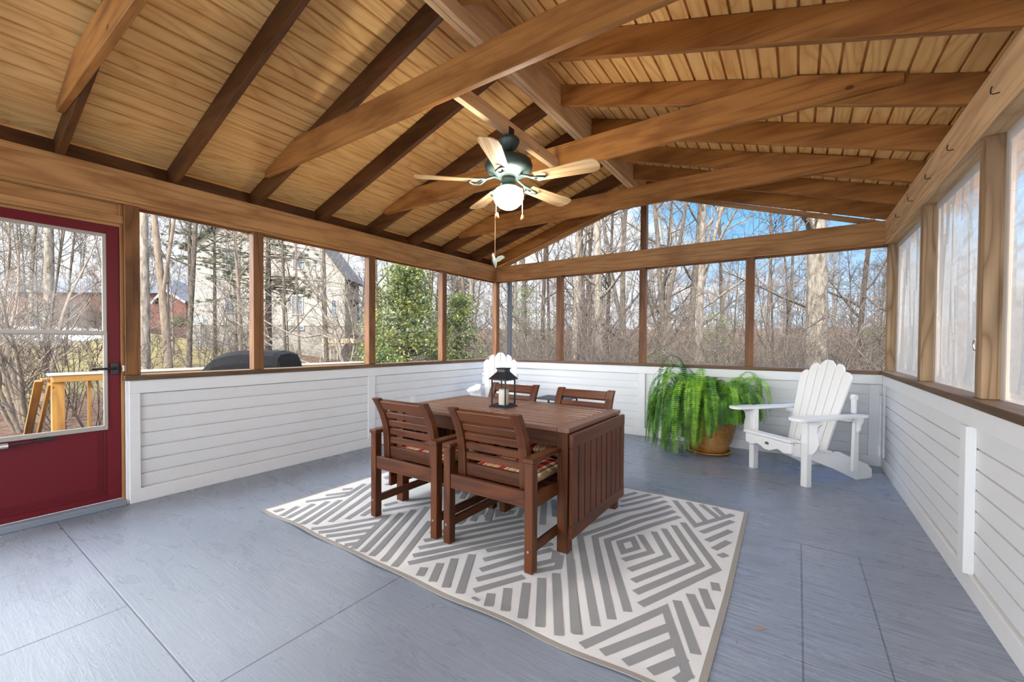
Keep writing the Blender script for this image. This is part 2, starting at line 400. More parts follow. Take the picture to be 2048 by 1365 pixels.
MAT['silver'] = plain('satin_silver', s2l(190, 190, 188), 0.3, 0.9)
MAT['threshold'] = plain('grey_threshold_paint', s2l(132, 142, 156), 0.4)

# ------------------------------------------------------------------ room shell
W = 4.709; HS, HSB, HB, HG, HT = 0.946, 0.907, 2.183, 2.203, 2.42
YR = -8.8                       # wall behind the photographer
SL = 0.312                      # roof pitch
XC = W/2
RD = 0.165                      # rafter depth
def roof_z(x): return HT+RD + SL*(XC-abs(x-XC))   # underside of the boarding
def struct(o): o['kind'] = 'structure'; return o

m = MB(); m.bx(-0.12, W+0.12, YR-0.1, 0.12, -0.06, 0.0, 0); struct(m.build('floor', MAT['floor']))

def ceiling_side(name, sgn):
    m = MB(); Wd = 0.1016; n = int((XC+0.45)/math.cos(math.atan(SL))/Wd)+1
    ca, sa = math.cos(math.atan(SL)), math.sin(math.atan(SL))
    x0 = XC; z0 = roof_z(XC); y0, y1 = YR-0.1, 0.42
    prof = []
    for i in range(n):
        a = i*Wd; b = (i+1)*Wd
        prof += [(a, 0), (b-0.015, 0), (b-0.0145, 0.022), (b-0.0005, 0.022)]
    P = lambda s_, d: (x0+sgn*(s_*ca)+sgn*d*sa*0, z0-s_*sa+d*ca)
    ext = len(prof)
    for i in range(ext-1):
        a = P(*prof[i]); b = P(*prof[i+1])
        u = (prof[i][0], prof[i+1][0])
        # break the boards lengthwise so the grain differs from sheet to sheet
        ys = [y0, -5.3, -2.86, -0.42, y1]
        k = int(prof[i][0]//1.22)
        for j in range(len(ys)-1):
            o = (k*3.3+j*7.7+(5 if sgn > 0 else 0)); 
            q = [(a[0], ys[j], a[1]), (b[0], ys[j], b[1]), (b[0], ys[j+1], b[1]), (a[0], ys[j+1], a[1])]
            uu = [(ys[j]+o, u[0]+o), (ys[j]+o, u[1]+o), (ys[j+1]+o, u[1]+o), (ys[j+1]+o, u[0]+o)]
            if sgn > 0: q = q[::-1]; uu = uu[::-1]
            m.poly(q, 0, uu)
    sm = prof[-1][0]; a = P(0, 0.07); b = P(sm, 0.07)
    m.poly([(a[0], y0, a[1]), (a[0], y1, a[1]), (b[0], y1, b[1]), (b[0], y0, b[1])], 0)
    c = P(sm, 0); m.poly([(c[0], y0, c[1]), (b[0], y0, b[1]), (b[0], y1, b[1]), (c[0], y1, c[1])], 0)
    d = P(0, 0)
    for y in (y0, y1): m.poly([(d[0], y, d[1]), (c[0], y, c[1]), (b[0], y, b[1]), (a[0], y, a[1])], 0)
    return struct(m.build(name, MAT['ply']))
ceiling_side('ceiling', -1); ceiling_side('ceiling', 1)

GR = [0.807, 0.708, 0.609, 0.510, 0.409, 0.308, 0.208, 0.106]   # groove heights
def knee_wall(name, a0, a1, fix, axis, out):
    """grooved white plywood; axis 'y' runs along y at x=fix, out = sign of the outdoor direction"""
    m = MB(); rec = fix+out*0.018; back = fix+out*0.11
    def q(z0, z1, p0, p1):
        if axis == 'y': return [(p0, a0, z0), (p0, a1, z0), (p1, a1, z1), (p1, a0, z1)]
        return [(a0, p0, z0), (a1, p0, z0), (a1, p1, z1), (a0, p1, z1)]
    zs = [0.0]+sorted(GR)+[HSB]
    lo = 0.0
    for g in sorted(GR)+[None]:
        hi = (g-0.005) if g else HSB
        m.poly(q(lo, hi, rec, rec))
        if g:
            m.poly(q(hi, hi+0.001, rec, rec+out*0.012)); m.poly(q(hi+0.001, g+0.004, rec+out*0.012, rec+out*0.012)); m.poly(q(g+0.004, g+0.005, rec+out*0.012, rec))
            lo = g+0.005
    m.poly(q(0, HSB, back, back))
    m.poly(q(HSB, HSB, rec, back)); m.poly(q(0, 0, rec, back))
    for a in (a0, a1):
        if axis == 'y': m.poly([(rec, a, 0), (back, a, 0), (back, a, HSB), (rec, a, HSB)])
        else: m.poly([(a, rec, 0), (a, back, 0), (a, back, HSB), (a, rec, HSB)])
    return struct(m.build(name, MAT['white']))
YD0 = -4.49                     # end of the knee wall beside the door
knee_wall('wall_left', YD0, 0.018, 0.0, 'y', -1)
knee_wall('wall_back', 0.0, W, 0.0, 'x', 1)
knee_wall('wall_right', YR, 0.018, W, 'y', 1)
knee_wall('wall_rear', 0.0, W, YR, 'x', -1)
# the wall beyond the door
knee_wall('wall_left', YR, -5.52, 0.0, 'y', -1)

def trim(bms, mat=None, bev=0.002): return struct(bms.build('trim_%d' % trim.n, mat or MAT['trim'], bevel=bev))
trim.n = 0
def tr(*a, mat=None):
    trim.n += 1; m = MB(); m.bx(*a); return trim(m, mat)
def base(name, *a):
    m = MB(); m.bx(*a); struct(m.build(name, MAT['trim'], bevel=0.002))
T = 0.0179
base('baseboard_left', -T, 0, YD0-0.002, -0.0005, 0, 0.10); base('baseboard_back', 0, W, 0, T, 0, 0.10)
base('baseboard_right', W, W+T, YR, -0.0005, 0, 0.10); base('baseboard_rear', 0, W, YR-T, YR, 0, 0.10)
# top rails of the panelling
tr(-T, 0, YD0-0.002, -0.0005, 0.81, HSB); tr(0, W, 0, T, 0.81, HSB); tr(W, W+T, YR, -0.0005, 0.81, HSB); tr(0, W, YR-T, YR, 0.81, HSB)
# uprights
tr(-T, 0, YD0-0.002, -4.43, 0.10, 0.81); tr(-0.125, -T, YD0-0.018, YD0, 0, HSB)
tr(-T, 0.002, -2.435, -2.345, 0.10, 0.81)
tr(2.305, 2.395, -0.002, T, 0.10, 0.81); tr(4.61, 4.69, -0.002, T, 0.10, 0.805)
tr(0.0, 0.07, 0, T, 0.10, 0.81)
tr(W-0.02, W+T, -2.55, -2.46, 0.10, 0.81); tr(W, W+T, -0.07, -0.001, 0.10, 0.81); tr(W-0.02, W+T, -5.0, -4.91, 0.10, 0.81)

# sills
def sill(name, *a):
    m = MB(); m.bx(*a); return struct(m.build(name, MAT['sill'], bevel=0.003))
trim.n += 1; sill('trim_%d' % trim.n, -0.14, 0.017, YD0-0.03, 0.0, HSB, HS)
trim.n += 1; sill('trim_%d' % trim.n, 0.017, W-0.017, -0.017, 0.14, HSB, HS)
trim.n += 1; sill('trim_%d' % trim.n, W-0.017, W+0.14, YR, 0.10, HSB, HS)
trim.n += 1; sill('trim_%d' % trim.n, 0.02, W-0.02, YR-0.14, YR+0.017, HSB, HS)
trim.n += 1; sill('trim_%d' % trim.n, -0.14, 0.017, YR, -5.52, HSB, HS)

# ------------------------------------------------------------------ posts
P_ = 0.086
ORD = ['first', 'second', 'third', 'fourth', 'fifth', 'sixth', 'seventh', 'eighth', 'ninth']
def post(x0, x1, y0, y1, z0, z1, label, group, mat='post', name='post'):
    m = MB(); c = ((x0+x1)/2, (y0+y1)/2, z0); m.bx(x0, x1, y0, y1, z0, z1, 2)
    o = m.build(name, MAT[mat], origin=c, bevel=0.003); return tag(o, label, 'post', group)
g = 'timber posts along the door wall'
post(-P_, 0, -4.511, -4.425, HS, HB, 'square brown timber post standing between the burgundy door and the first screen', g)
post(-P_, 0, -3.645, -3.559, HS, HB, 'square brown timber post in front of the black covered grill', g)
post(-P_, 0, -2.425, -2.339, HS, HB, 'square brown timber post above the white upright batten of the door wall', g)
post(-P_, 0, -1.240, -1.154, HS, HB, 'square brown timber post with the green holly on both sides of it', g)
post(-P_, 0, 0.0, P_, HS, HB, 'corner timber post directly behind the far adirondack chair', g)
post(-P_, 0, -6.1, -6.01, HS, HB, 'square timber post on the door wall behind the viewpoint', g)
g = 'timber posts along the gable wall'
post(1.088, 1.175, 0, P_, HS, HB, 'dark brown timber post of the gable wall nearest to the hanging bird ornament', g, 'post_dark')
post(2.305, 2.386, 0, P_, HS, HB, 'dark brown gable-wall post in line with the short post above the beam', g, 'post_dark')
post(3.520, 3.604, 0, P_, HS, HB, 'dark brown timber post of the gable wall rising behind the potted fern', g, 'post_dark')
post(2.312, 2.388, 0, P_, HT-0.004, 3.02, 'short upright post in the middle of the gable triangle above the beam', g, 'post_dark')
g = 'weathered pine posts along the plastic-sheeted wall'
XR = W+0.025
post(XR, XR+P_, 0.0, P_, HS, HB, 'weathered pine corner post behind the near adirondack chair', g, 'grey_post')
post(XR, XR+P_, -1.37, -1.284, HS, HB, 'weathered pine post between the two narrow-looking plastic sheets', g, 'grey_post')
post(XR, XR+P_, -2.55, -2.464, HS, HB, 'weathered pine post with the open screw hook in its edge', g, 'grey_post')
post(XR, XR+P_, -3.77, -3.684, HS, HB, 'weathered pine post of the plastic-sheeted wall beside the viewpoint', g, 'grey_post')
post(XR, XR+P_, -5.0, -4.914, HS, HB, 'weathered pine post of the plastic-sheeted wall behind the viewpoint', g, 'grey_post')

# ------------------------------------------------------------------ beams round the eaves
def beam_thing(parts, label, name='beam'):
    t = thing(name, label, 'beam', parts[0][1])
    for nm, org, bxs, mt in parts:
        m = MB()
        for q in bxs: m.bx(*q)
        m.build(nm, MAT[mt], t, origin=org, bevel=0.003).location = tuple(np.array(org)-np.array(parts[0][1]))
    return t
beam_thing([('fascia_board', (0, -3.3, 2.3), [(-0.038, 0.0, YR, -0.001, HG, HT)], 'beam'),
            ('plate', (0, -3.3, 2.2), [(-0.12, 0.0, YR, -0.001, HB, HG-0.001)], 'beam'),
            ('top_plate', (0, -3.3, 2.4), [(-0.12, 0.003, YR, -0.001, HT-0.04, HT)], 'beam'),
            ('outer_board', (0, -3.3, 2.3), [(-0.12, -0.08, YR, -0.001, HG, HT-0.041)], 'beam'),
            ('blocking', (0, -3.3, 2.5), [(-0.118, -0.10, YR, 0.10, HT+0.001, HT+RD-0.045)], 'rafter')],
           'long brown eaves beam above the burgundy door and the door-wall screens')
beam_thing([('fascia_board', (2.3, 0, 2.3), [(-0.08, W+0.025, 0.0, 0.038, HG, HT-0.005)], 'beam'),
            ('plate', (2.3, 0, 2.2), [(-0.08, W+0.025, 0.0, 0.12, HB, HG-0.001)], 'beam'),
            ('outer_board', (2.3, 0, 2.3), [(-0.08, W+0.025, 0.08, 0.12, HG, HT-0.005)], 'beam')],
           'brown cross beam of the gable wall under the triangular opening')
beam_thing([('fascia_board', (W, -3.3, 2.3), [(W, W+0.038, YR, 0.12, HG, HT)], 'grey_timber'),
            ('plate', (W, -3.3, 2.2), [(W, W+0.14, YR, 0.12, HB, HG-0.001)], 'grey_timber'),
            ('outer_board', (W, -3.3, 2.3), [(W+0.10, W+0.14, YR, 0.12, HG, HT)], 'grey_timber'),
            ('blocking', (W, -3.3, 2.5), [(W+0.10, W+0.118, YR, 0.10, HT+0.001, HT+RD-0.045)], 'rafter')],
           'weathered eaves beam with small wire hooks above the plastic sheets')
beam_thing([('fascia_board', (2.3, YR, 2.3), [(0, W, YR-0.12, YR, HB, HT)], 'beam')], 'brown cross beam behind the viewpoint')

# ------------------------------------------------------------------ rafters, ridge, collar ties
RYL = [-4.82, -4.21, -3.605, -2.99, -2.355, -1.74, -1.13, -0.525]
def rafter(y, sgn, label, group, mat):
    m = MB(); xe = -0.30 if sgn < 0 else W+0.30; xr = XC+sgn*0.042
    f = lambda x: roof_z(x)-0.004
    poly = [(xe, f(xe)-RD*0.7), (xe, f(xe)), (xr, f(xr)), (xr, f(xr)-RD)]
    xw = 0.0 if sgn < 0 else W
    poly = [(xe, f(xe)), (xr, f(xr)), (xr, f(xr)-RD), (xw, f(xw)-RD+0.006), (xw+sgn*0.09, HT+0.003), (xe, HT+0.003-0.02)]
    m.prism([(p[0], p[1]) for p in poly], (0, y+0.019, 0), (1, 0, 0), (0, 0, 1), 0.038)
    o = m.build('rafter', MAT[mat], origin=((xe+xr)/2, y, (f(xe)+f(xr))/2), bevel=0.002)
    return tag(o, label, 'rafter', group)
gl = 'roof rafters on the slope over the door wall'; gr_ = 'roof rafters on the slope over the plastic-sheeted wall'
for i, y in enumerate(RYL[::-1]):
    rafter(y, -1, 'dark stained rafter on the door-wall slope, %s one from the gable end' % ORD[i], gl, 'rafter')
    rafter(y, 1, 'brown rafter on the plastic-sheet slope, %s one from the gable end' % ORD[i], gr_, 'collar')
for y in (-5.43, -6.04, -6.65, -7.26, -7.87, -8.48):
    rafter(y, -1, 'dark stained rafter on the door-wall slope over the viewpoint, %.1f m from the gable' % -y, gl, 'rafter')
    rafter(y, 1, 'brown rafter on the plastic-sheet slope over the viewpoint, %.1f m from the gable' % -y, gr_, 'collar')
for s_, lb in ((-1, 'brown gable-end rafter sloping down towards the hanging bird ornament'), (1, 'brown gable-end rafter sloping down to the plastic-sheeted wall')):
    rafter(0.0, s_, lb, 'gable-end rafters', 'collar')
    # thin screen stop just outside
    m = MB(); xw = 0.03 if s_ < 0 else W-0.03; p0 = (xw, 0.055, roof_z(xw)-RD-0.03); p1 = (XC+s_*0.04, 0.055, roof_z(XC)-RD-0.03)
    m.beam(p0, p1, 0.03, 0.05); trim.n += 1; struct(m.build('trim_%d' % trim.n, MAT['beam'], bevel=0.002))

t = thing('ridge_beam', 'pale double-board ridge beam along the peak of the ceiling', 'beam', (XC, -3.2, 3.05))
for k in (-1, 1):
    m = MB(); m.bx(XC+k*0.002, XC+k*0.039, YR, 0.10, 3.05, roof_z(XC)-0.006)
    o = m.build('ridge_board', MAT['ridge'], t, origin=(XC, -3.2, 3.05), bevel=0.002); o.location = (0, 0, 0)

def collar(y, label):
    m = MB(); zb, zt = 2.60, 2.80
    xl = 0.245; xr = W-0.245
    clip = lambda x: roof_z(x)-0.012
    pts = [(xl, zb), (xr, zb), (xr, clip(xr))]
    xa = (zt-HT-RD+0.012)/SL
    pts += [(W-xa, zt), (xa, zt), (xl, clip(xl))]
    m.prism(pts, (0, y+0.019, 0), (1, 0, 0), (0, 0, 1), 0.038)
    return tag(m.build('collar_tie', MAT['collar'], origin=(XC, y, 2.7), bevel=0.003), label, 'beam', 'collar ties across the roof')
collar(RYL[0]-0.0385, 'golden brown collar tie nearest the viewpoint, cut off by the top of the view')
collar(RYL[2]-0.0385, 'big golden brown collar tie that the near end of the fan board meets')
collar(RYL[4]-0.0385, 'golden brown collar tie just beyond the ceiling fan')
collar(RYL[6]-0.0385, 'dark brown collar tie nearest the gable window')
m = MB(); m.bx(2.36, 2.40, RYL[2]-0.0385+0.020, RYL[4]-0.0385-0.020, 2.60, 2.69)
tag(m.build('fan_board', MAT['ridge'], origin=(2.38, -3.0, 2.6), bevel=0.002), 'pale board spanning two collar ties that carries the ceiling fan', 'board')

# ------------------------------------------------------------------ screens and plastic sheets
wn = 0
def pane(pts, mat, stops=None):
    global wn; wn += 1
    m = MB(); m.poly(pts); c = np.mean(np.array(pts), 0)
    o = struct(m.build('window_%d' % wn, MAT[mat], origin=tuple(c)))
    if stops:
        s = MB()
        for a, b in stops: s.beam(a, b, 0.016, 0.02)
        k = s.build('screen_stop', MAT['post'], o, origin=tuple(c)); k.location = (0, 0, 0)
    return o
def bay(axis, fix, a0, a1, mat, stop_in=0.0):
    if axis == 'y':
        pane([(fix, a0, HS), (fix, a1, HS), (fix, a1, HB), (fix, a0, HB)], mat,
             [((fix+stop_in, a0+0.008, HS), (fix+stop_in, a0+0.008, HB)), ((fix+stop_in, a1-0.008, HS), (fix+stop_in, a1-0.008, HB)),
              ((fix+stop_in, a0, HB-0.008), (fix+stop_in, a1, HB-0.008))])
    else:
        pane([(a0, fix, HS), (a1, fix, HS), (a1, fix, HB), (a0, fix, HB)], mat,
             [((a0+0.008, fix+stop_in, HS), (a0+0.008, fix+stop_in, HB)), ((a1-0.008, fix+stop_in, HS), (a1-0.008, fix+stop_in, HB)),
              ((a0, fix+stop_in, HB-0.008), (a1, fix+stop_in, HB-0.008))])
for a0, a1 in ((-4.425, -3.645), (-3.559, -2.425), (-2.339, -1.24), (-1.154, 0.0), (-6.01, -5.56), (YR, -6.1)): bay('y', -0.078, a0, a1, 'screen', 0.010)
for a0, a1 in ((0.0, 1.088), (1.175, 2.305), (2.386, 3.52), (3.604, W+0.025)): bay('x', 0.078, a0, a1, 'screen', -0.010)
zc = roof_z(XC)-RD-0.06; zl = HT
pane([(0.12, 0.07, HT), (2.312, 0.07, HT), (2.312, 0.07, zc-0.005)], 'screen'); pane([(W-0.12, 0.07, HT), (2.388, 0.07, HT), (2.388, 0.07, zc-0.005)], 'screen')
bay('x', YR-0.07, 0.0, W, 'screen', 0.01)
def sheet(y0, y1):
    """wrinkled polythene with a folded hem"""
    global wn; wn += 1
    m = MB(); ny, nz = 26, 30; X = XR+0.074
    rg = np.random.default_rng(wn)
    ph = rg.random(8)*6
    def px_(y, z):
        a = 0.007*math.sin(9*y+2.2*z+ph[0])+0.006*math.sin(23*y-1.5*z+ph[1])+0.004*math.sin(41*y+3*z+ph[2])
        e = min(1.0, (y-y0)/0.15, (y1-y)/0.15, (z-HS)/0.15, (HB-z)/0.15); return X+a*max(0, e)
    gd = [[(px_(y0+(y1-y0)*i/ny, HS+(HB-HS)*j/nz), y0+(y1-y0)*i/ny, HS+(HB-HS)*j/nz) for j in range(nz+1)] for i in range(ny+1)]
    for i in range(ny):
        for j in range(nz): m.poly([gd[i][j], gd[i+1][j], gd[i+1][j+1], gd[i][j+1]])
    o = struct(m.build('window_%d' % wn, MAT['poly'], smooth=True))
    h = MB(); q = X-0.010
    for r in ((y0, y0+0.055, HS, HB), (y1-0.055, y1, HS, HB), (y0+0.055, y1-0.055, HB-0.055, HB)):
        h.poly([(q, r[0], r[2]), (q, r[1], r[2]), (q, r[1], r[3]), (q, r[0], r[3])])
    h.build('hem', MAT['polyhem'], o)
for a0, a1 in ((-1.284, 0.0), (-2.464, -1.37), (-3.684, -2.55), (-4.914, -3.77), (YR, -5.0)): sheet(a0, a1)

# ------------------------------------------------------------------ storm door
DX = -0.06; D0, D1 = -5.42, -4.528
d = thing('door_1', None, None, (DX, D1, 0)); struct(d)
def dpart(mb, name, mat, par=None, bev=0.002, lab=None):
    o = mb.build(name, MAT[mat], par or d, origin=(DX, D1, 0), bevel=bev); 
    if par: o.location = (0, 0, 0)
    else: o.location = (0, 0, 0)
    if lab: o['label'] = lab
    return o
m = MB()
m.bx(DX-0.02, DX+0.012, D1-0.07, D1, 0.05, 2.02, 2); m.bx(DX-0.02, DX+0.012, D0, D0+0.07, 0.05, 2.02, 2)
m.bx(DX-0.02, DX+0.012, D0+0.07, D1-0.07, 1.955, 2.02, 1); m.bx(DX-0.02, DX+0.012, D0+0.07, D1-0.07, 0.05, 0.09, 1)
dpart(m, 'door_frame', 'red')
m = MB(); m.bx(DX-0.012, DX+0.004, D0+0.07, D1-0.07, 0.09, 0.565, 1)
k = dpart(m, 'kick_panel', 'red', bev=0)
m = MB()
for i in range(3):
    o = 0.018*i; r = 0.004
    m.bx(DX+0.004, DX+0.008, D0+0.085+o, D1-0.085-o, 0.105+o, 0.105+o+r*1.6, 1); m.bx(DX+0.004, DX+0.008, D1-0.085-o-r*1.6, D1-0.085-o, 0.105+o, 0.55-o*0.3, 2)
    m.bx(DX+0.004, DX+0.008, D0+0.085+o, D0+0.085+o+r*1.6, 0.105+o, 0.55-o*0.3, 2)
dpart(m, 'panel_moulding', 'red', k, 0)
def sash(name, z0, z1, x):
    m = MB(); a, b = D0+0.07, D1-0.07
    m.bx(x-0.008, x+0.008, b-0.022, b, z0, z1, 2); m.bx(x-0.008, x+0.008, a, a+0.022, z0, z1, 2)
    m.bx(x-0.008, x+0.008, a+0.022, b-0.022, z0, z0+0.032, 1); m.bx(x-0.008, x+0.008, a+0.022, b-0.022, z1-0.022, z1, 1)
    s = dpart(m, name, 'alu')
    g_ = MB(); g_.poly([(x, a, z0), (x, b, z0), (x, b, z1), (x, a, z1)]); dpart(g_, 'pane', 'glass', s, 0)
sash('upper_sash', 1.235, 1.957, DX+0.004); sash('lower_sash', 0.563, 1.262, DX+0.014)
m = MB(); m.bx(DX+0.012, DX+0.03, D1-0.055, D1-0.015, 0.955, 1.04, 2); dpart(m, 'latch_plate', 'black')
m = MB(); m.tube([(DX+0.03, D1-0.035, 1.0), (DX+0.07, D1-0.035, 1.0), (DX+0.075, D1-0.05, 1.0), (DX+0.06, D1-0.16, 1.0)], 0.009, 8); dpart(m, 'latch_handle', 'black', bev=0)
m = MB(); m.bx(-0.05, -0.02, D1+0.004, D1+0.035, 0.975, 1.02, 2); dpart(m, 'strike', 'silver')
m = MB(); m.tube([(DX+0.04, D0+0.1, 0.54), (DX+0.04, D0+0.36, 0.54)], 0.017, 12); cl_ = dpart(m, 'closer', 'silver', bev=0)
m = MB(); m.tube([(DX+0.04, D0+0.36, 0.54), (DX+0.035, D0+0.50, 0.548)], 0.006, 8); m.bx(DX+0.012, DX+0.04, D0+0.48, D0+0.56, 0.545, 0.56, 1); dpart(m, 'closer_rod', 'black', cl_, 0)
# jambs, header, threshold
trim.n += 1; m = MB(); m.bx(-0.10, -0.035, D1+0.001, -4.511, 0.0, HB, 2); struct(m.build('trim_%d' % trim.n, MAT['beam'], bevel=0.002))
trim.n += 1; m = MB(); m.bx(-0.10, -0.0, -5.52, D0-0.002, 0.0, HB, 2); struct(m.build('trim_%d' % trim.n, MAT['beam'], bevel=0.002))
trim.n += 1; m = MB(); m.bx(-0.10, -0.02, D0-0.002, -4.511, 2.04, 2.095, 1); struct(m.build('trim_%d' % trim.n, MAT['beam'], bevel=0.002))
trim.n += 1; m = MB(); m.bx(-0.10, -0.06, D0-0.002, -4.511, 2.095, HB, 1); struct(m.build('trim_%d' % trim.n, MAT['beam'], bevel=0.002))
trim.n += 1; m = MB(); m.bx(-0.09, -0.045, D0-0.002, -4.511, 2.02, 2.042, 1); struct(m.build('trim_%d' % trim.n, MAT['beam']))
trim.n += 1; m = MB(); m.bx(-0.12, 0.0, -5.52, -4.511, 0.0, 0.042, 1); struct(m.build('trim_%d' % trim.n, MAT['threshold'], bevel=0.004))

# ------------------------------------------------------------------ rug
RUGS = [[(3.15,-3.01),(3.2,-2.92),(3.26,-3.02),(3.21,-3.11),(3.15,-3.01)],[(3.22,-2.84),(3.34,-3.02),(3.24,-3.2)],[(3.28,-2.75),(3.43,-3.01),(3.3,-3.28)],[(3.32,-2.67),(3.52,-3.01),(3.35,-3.37)],[(3.36,-2.58),(3.6,-3.01),(3.39,-3.46)],[(3.4,-2.5),(3.68,-3.0),(3.44,-3.54)],[(3.41,-3.62),(3.08,-3.03),(3.36,-2.41)],[(3.37,-3.71),(3.0,-3.03),(3.31,-2.33)],[(3.33,-3.79),(2.92,-3.07),(3.26,-2.25)],[(3.29,-3.88),(2.95,-3.28),(2.81,-3.05),(3.21,-2.17)],[(3.16,-2.09),(2.96,-2.49)],[(3.07,-2.1),(2.93,-2.38)],[(2.97,-2.12),(2.89,-2.3)],[(3.33,-3.93),(3.54,-3.5),(3.76,-3.86)],[(3.41,-3.92),(3.59,-3.61)],[(3.5,-3.92),(3.63,-3.69)],[(3.59,-3.91),(3.68,-3.76)],[(3.68,-3.9),(3.72,-3.83)],[(3.57,-3.41),(3.75,-3.72)],[(3.61,-3.32),(3.74,-3.53)],[(3.65,-3.24),(3.73,-3.39)],[(3.69,-3.15),(3.72,-3.22)],[(3.26,-2.12),(3.48,-2.5),(3.66,-2.16)],[(3.35,-2.09),(3.53,-2.4)],[(3.44,-2.09),(3.59,-2.29)],[(3.53,-2.09),(3.61,-2.22)],[(3.53,-2.59),(3.67,-2.28)],[(3.58,-2.69),(3.68,-2.45)],[(3.63,-2.78),(3.69,-2.62)],[(3.67,-2.85),(3.7,-2.8)],[(1.01,-3.97),(1.01,-3.9)],[(1.12,-3.99),(1.05,-3.82)],[(1.19,-3.97),(1.1,-3.73)],[(1.29,-3.98),(1.14,-3.64)],[(1.37,-3.97),(1.19,-3.57)],[(1.43,-3.92),(1.07,-3.18)],[(1.48,-3.84),(1.23,-3.29)],[(1.53,-3.75),(1.41,-3.43)],[(1.57,-3.66),(1.52,-3.52)],[(1.14,-3.49),(1.03,-3.24)],[(1.14,-3.49),(1.01,-3.74)],[(1.1,-3.44),(1.01,-3.58)],[(1.05,-3.37),(1.0,-3.43)],[(1.92,-3.98),(1.71,-3.56),(1.49,-3.98)],[(1.75,-3.67),(1.57,-3.98)],[(1.8,-3.76),(1.65,-3.98)],[(1.84,-3.83),(1.75,-3.98)],[(1.88,-3.92),(1.84,-3.98)],[(2.0,-3.97),(1.75,-3.47)],[(2.08,-3.97),(1.78,-3.38)],[(2.18,-3.97),(1.82,-3.29)],[(2.27,-3.97),(2.01,-3.45)],[(1.61,-3.52),(1.78,-3.21)],[(1.54,-3.45),(1.57,-3.35)],[(1.6,-3.3),(1.73,-3.13)],[(1.2,-3.16),(1.19,-3.07)],[(1.07,-3.06),(1.08,-2.97)],[(1.04,-3.05),(1.03,-2.93)],[(2.56,-3.55),(2.69,-3.35),(2.79,-3.18)],[(2.61,-3.64),(2.73,-3.42),(2.83,-3.26)],[(2.66,-3.73),(2.77,-3.49),(2.86,-3.32)],[(2.7,-3.81),(2.83,-3.58),(2.93,-3.42),(2.89,-3.32)],[(2.75,-3.89),(2.88,-3.65)],[(2.93,-3.35),(2.98,-3.47),(2.9,-3.58)],[(2.83,-3.86),(2.88,-3.95)],[(2.87,-3.78),(2.96,-3.93)],[(2.92,-3.69),(3.05,-3.93)],[(2.96,-3.61),(3.14,-3.93)],[(3.0,-3.53),(3.23,-3.93)],[(3.0,-3.36),(3.28,-3.88)],[(2.8,-3.95),(2.8,-3.93)],[(2.44,-3.95),(2.4,-3.88)],[(2.53,-3.95),(2.44,-3.8)],[(2.62,-3.95),(2.47,-3.72)],[(2.71,-3.95),(2.52,-3.63)],[(2.3,-3.9),(2.65,-3.29)],[(2.26,-3.83),(2.62,-3.24)],[(2.22,-3.75),(2.57,-3.16)],[(2.18,-3.67),(2.52,-3.09)],[(2.14,-3.58),(2.46,-3.05),(2.4,-2.92)],[(2.2,-3.38),(2.14,-3.23)],[(2.24,-3.29),(2.15,-3.1)],[(2.28,-3.19),(2.22,-3.04)],[(2.65,-3.07),(2.44,-2.68)],[(2.66,-2.91),(2.5,-2.64)],[(2.28,-3.05),(2.33,-3.12),(2.38,-3.04),(2.37,-3.0),(2.28,-3.05)]]
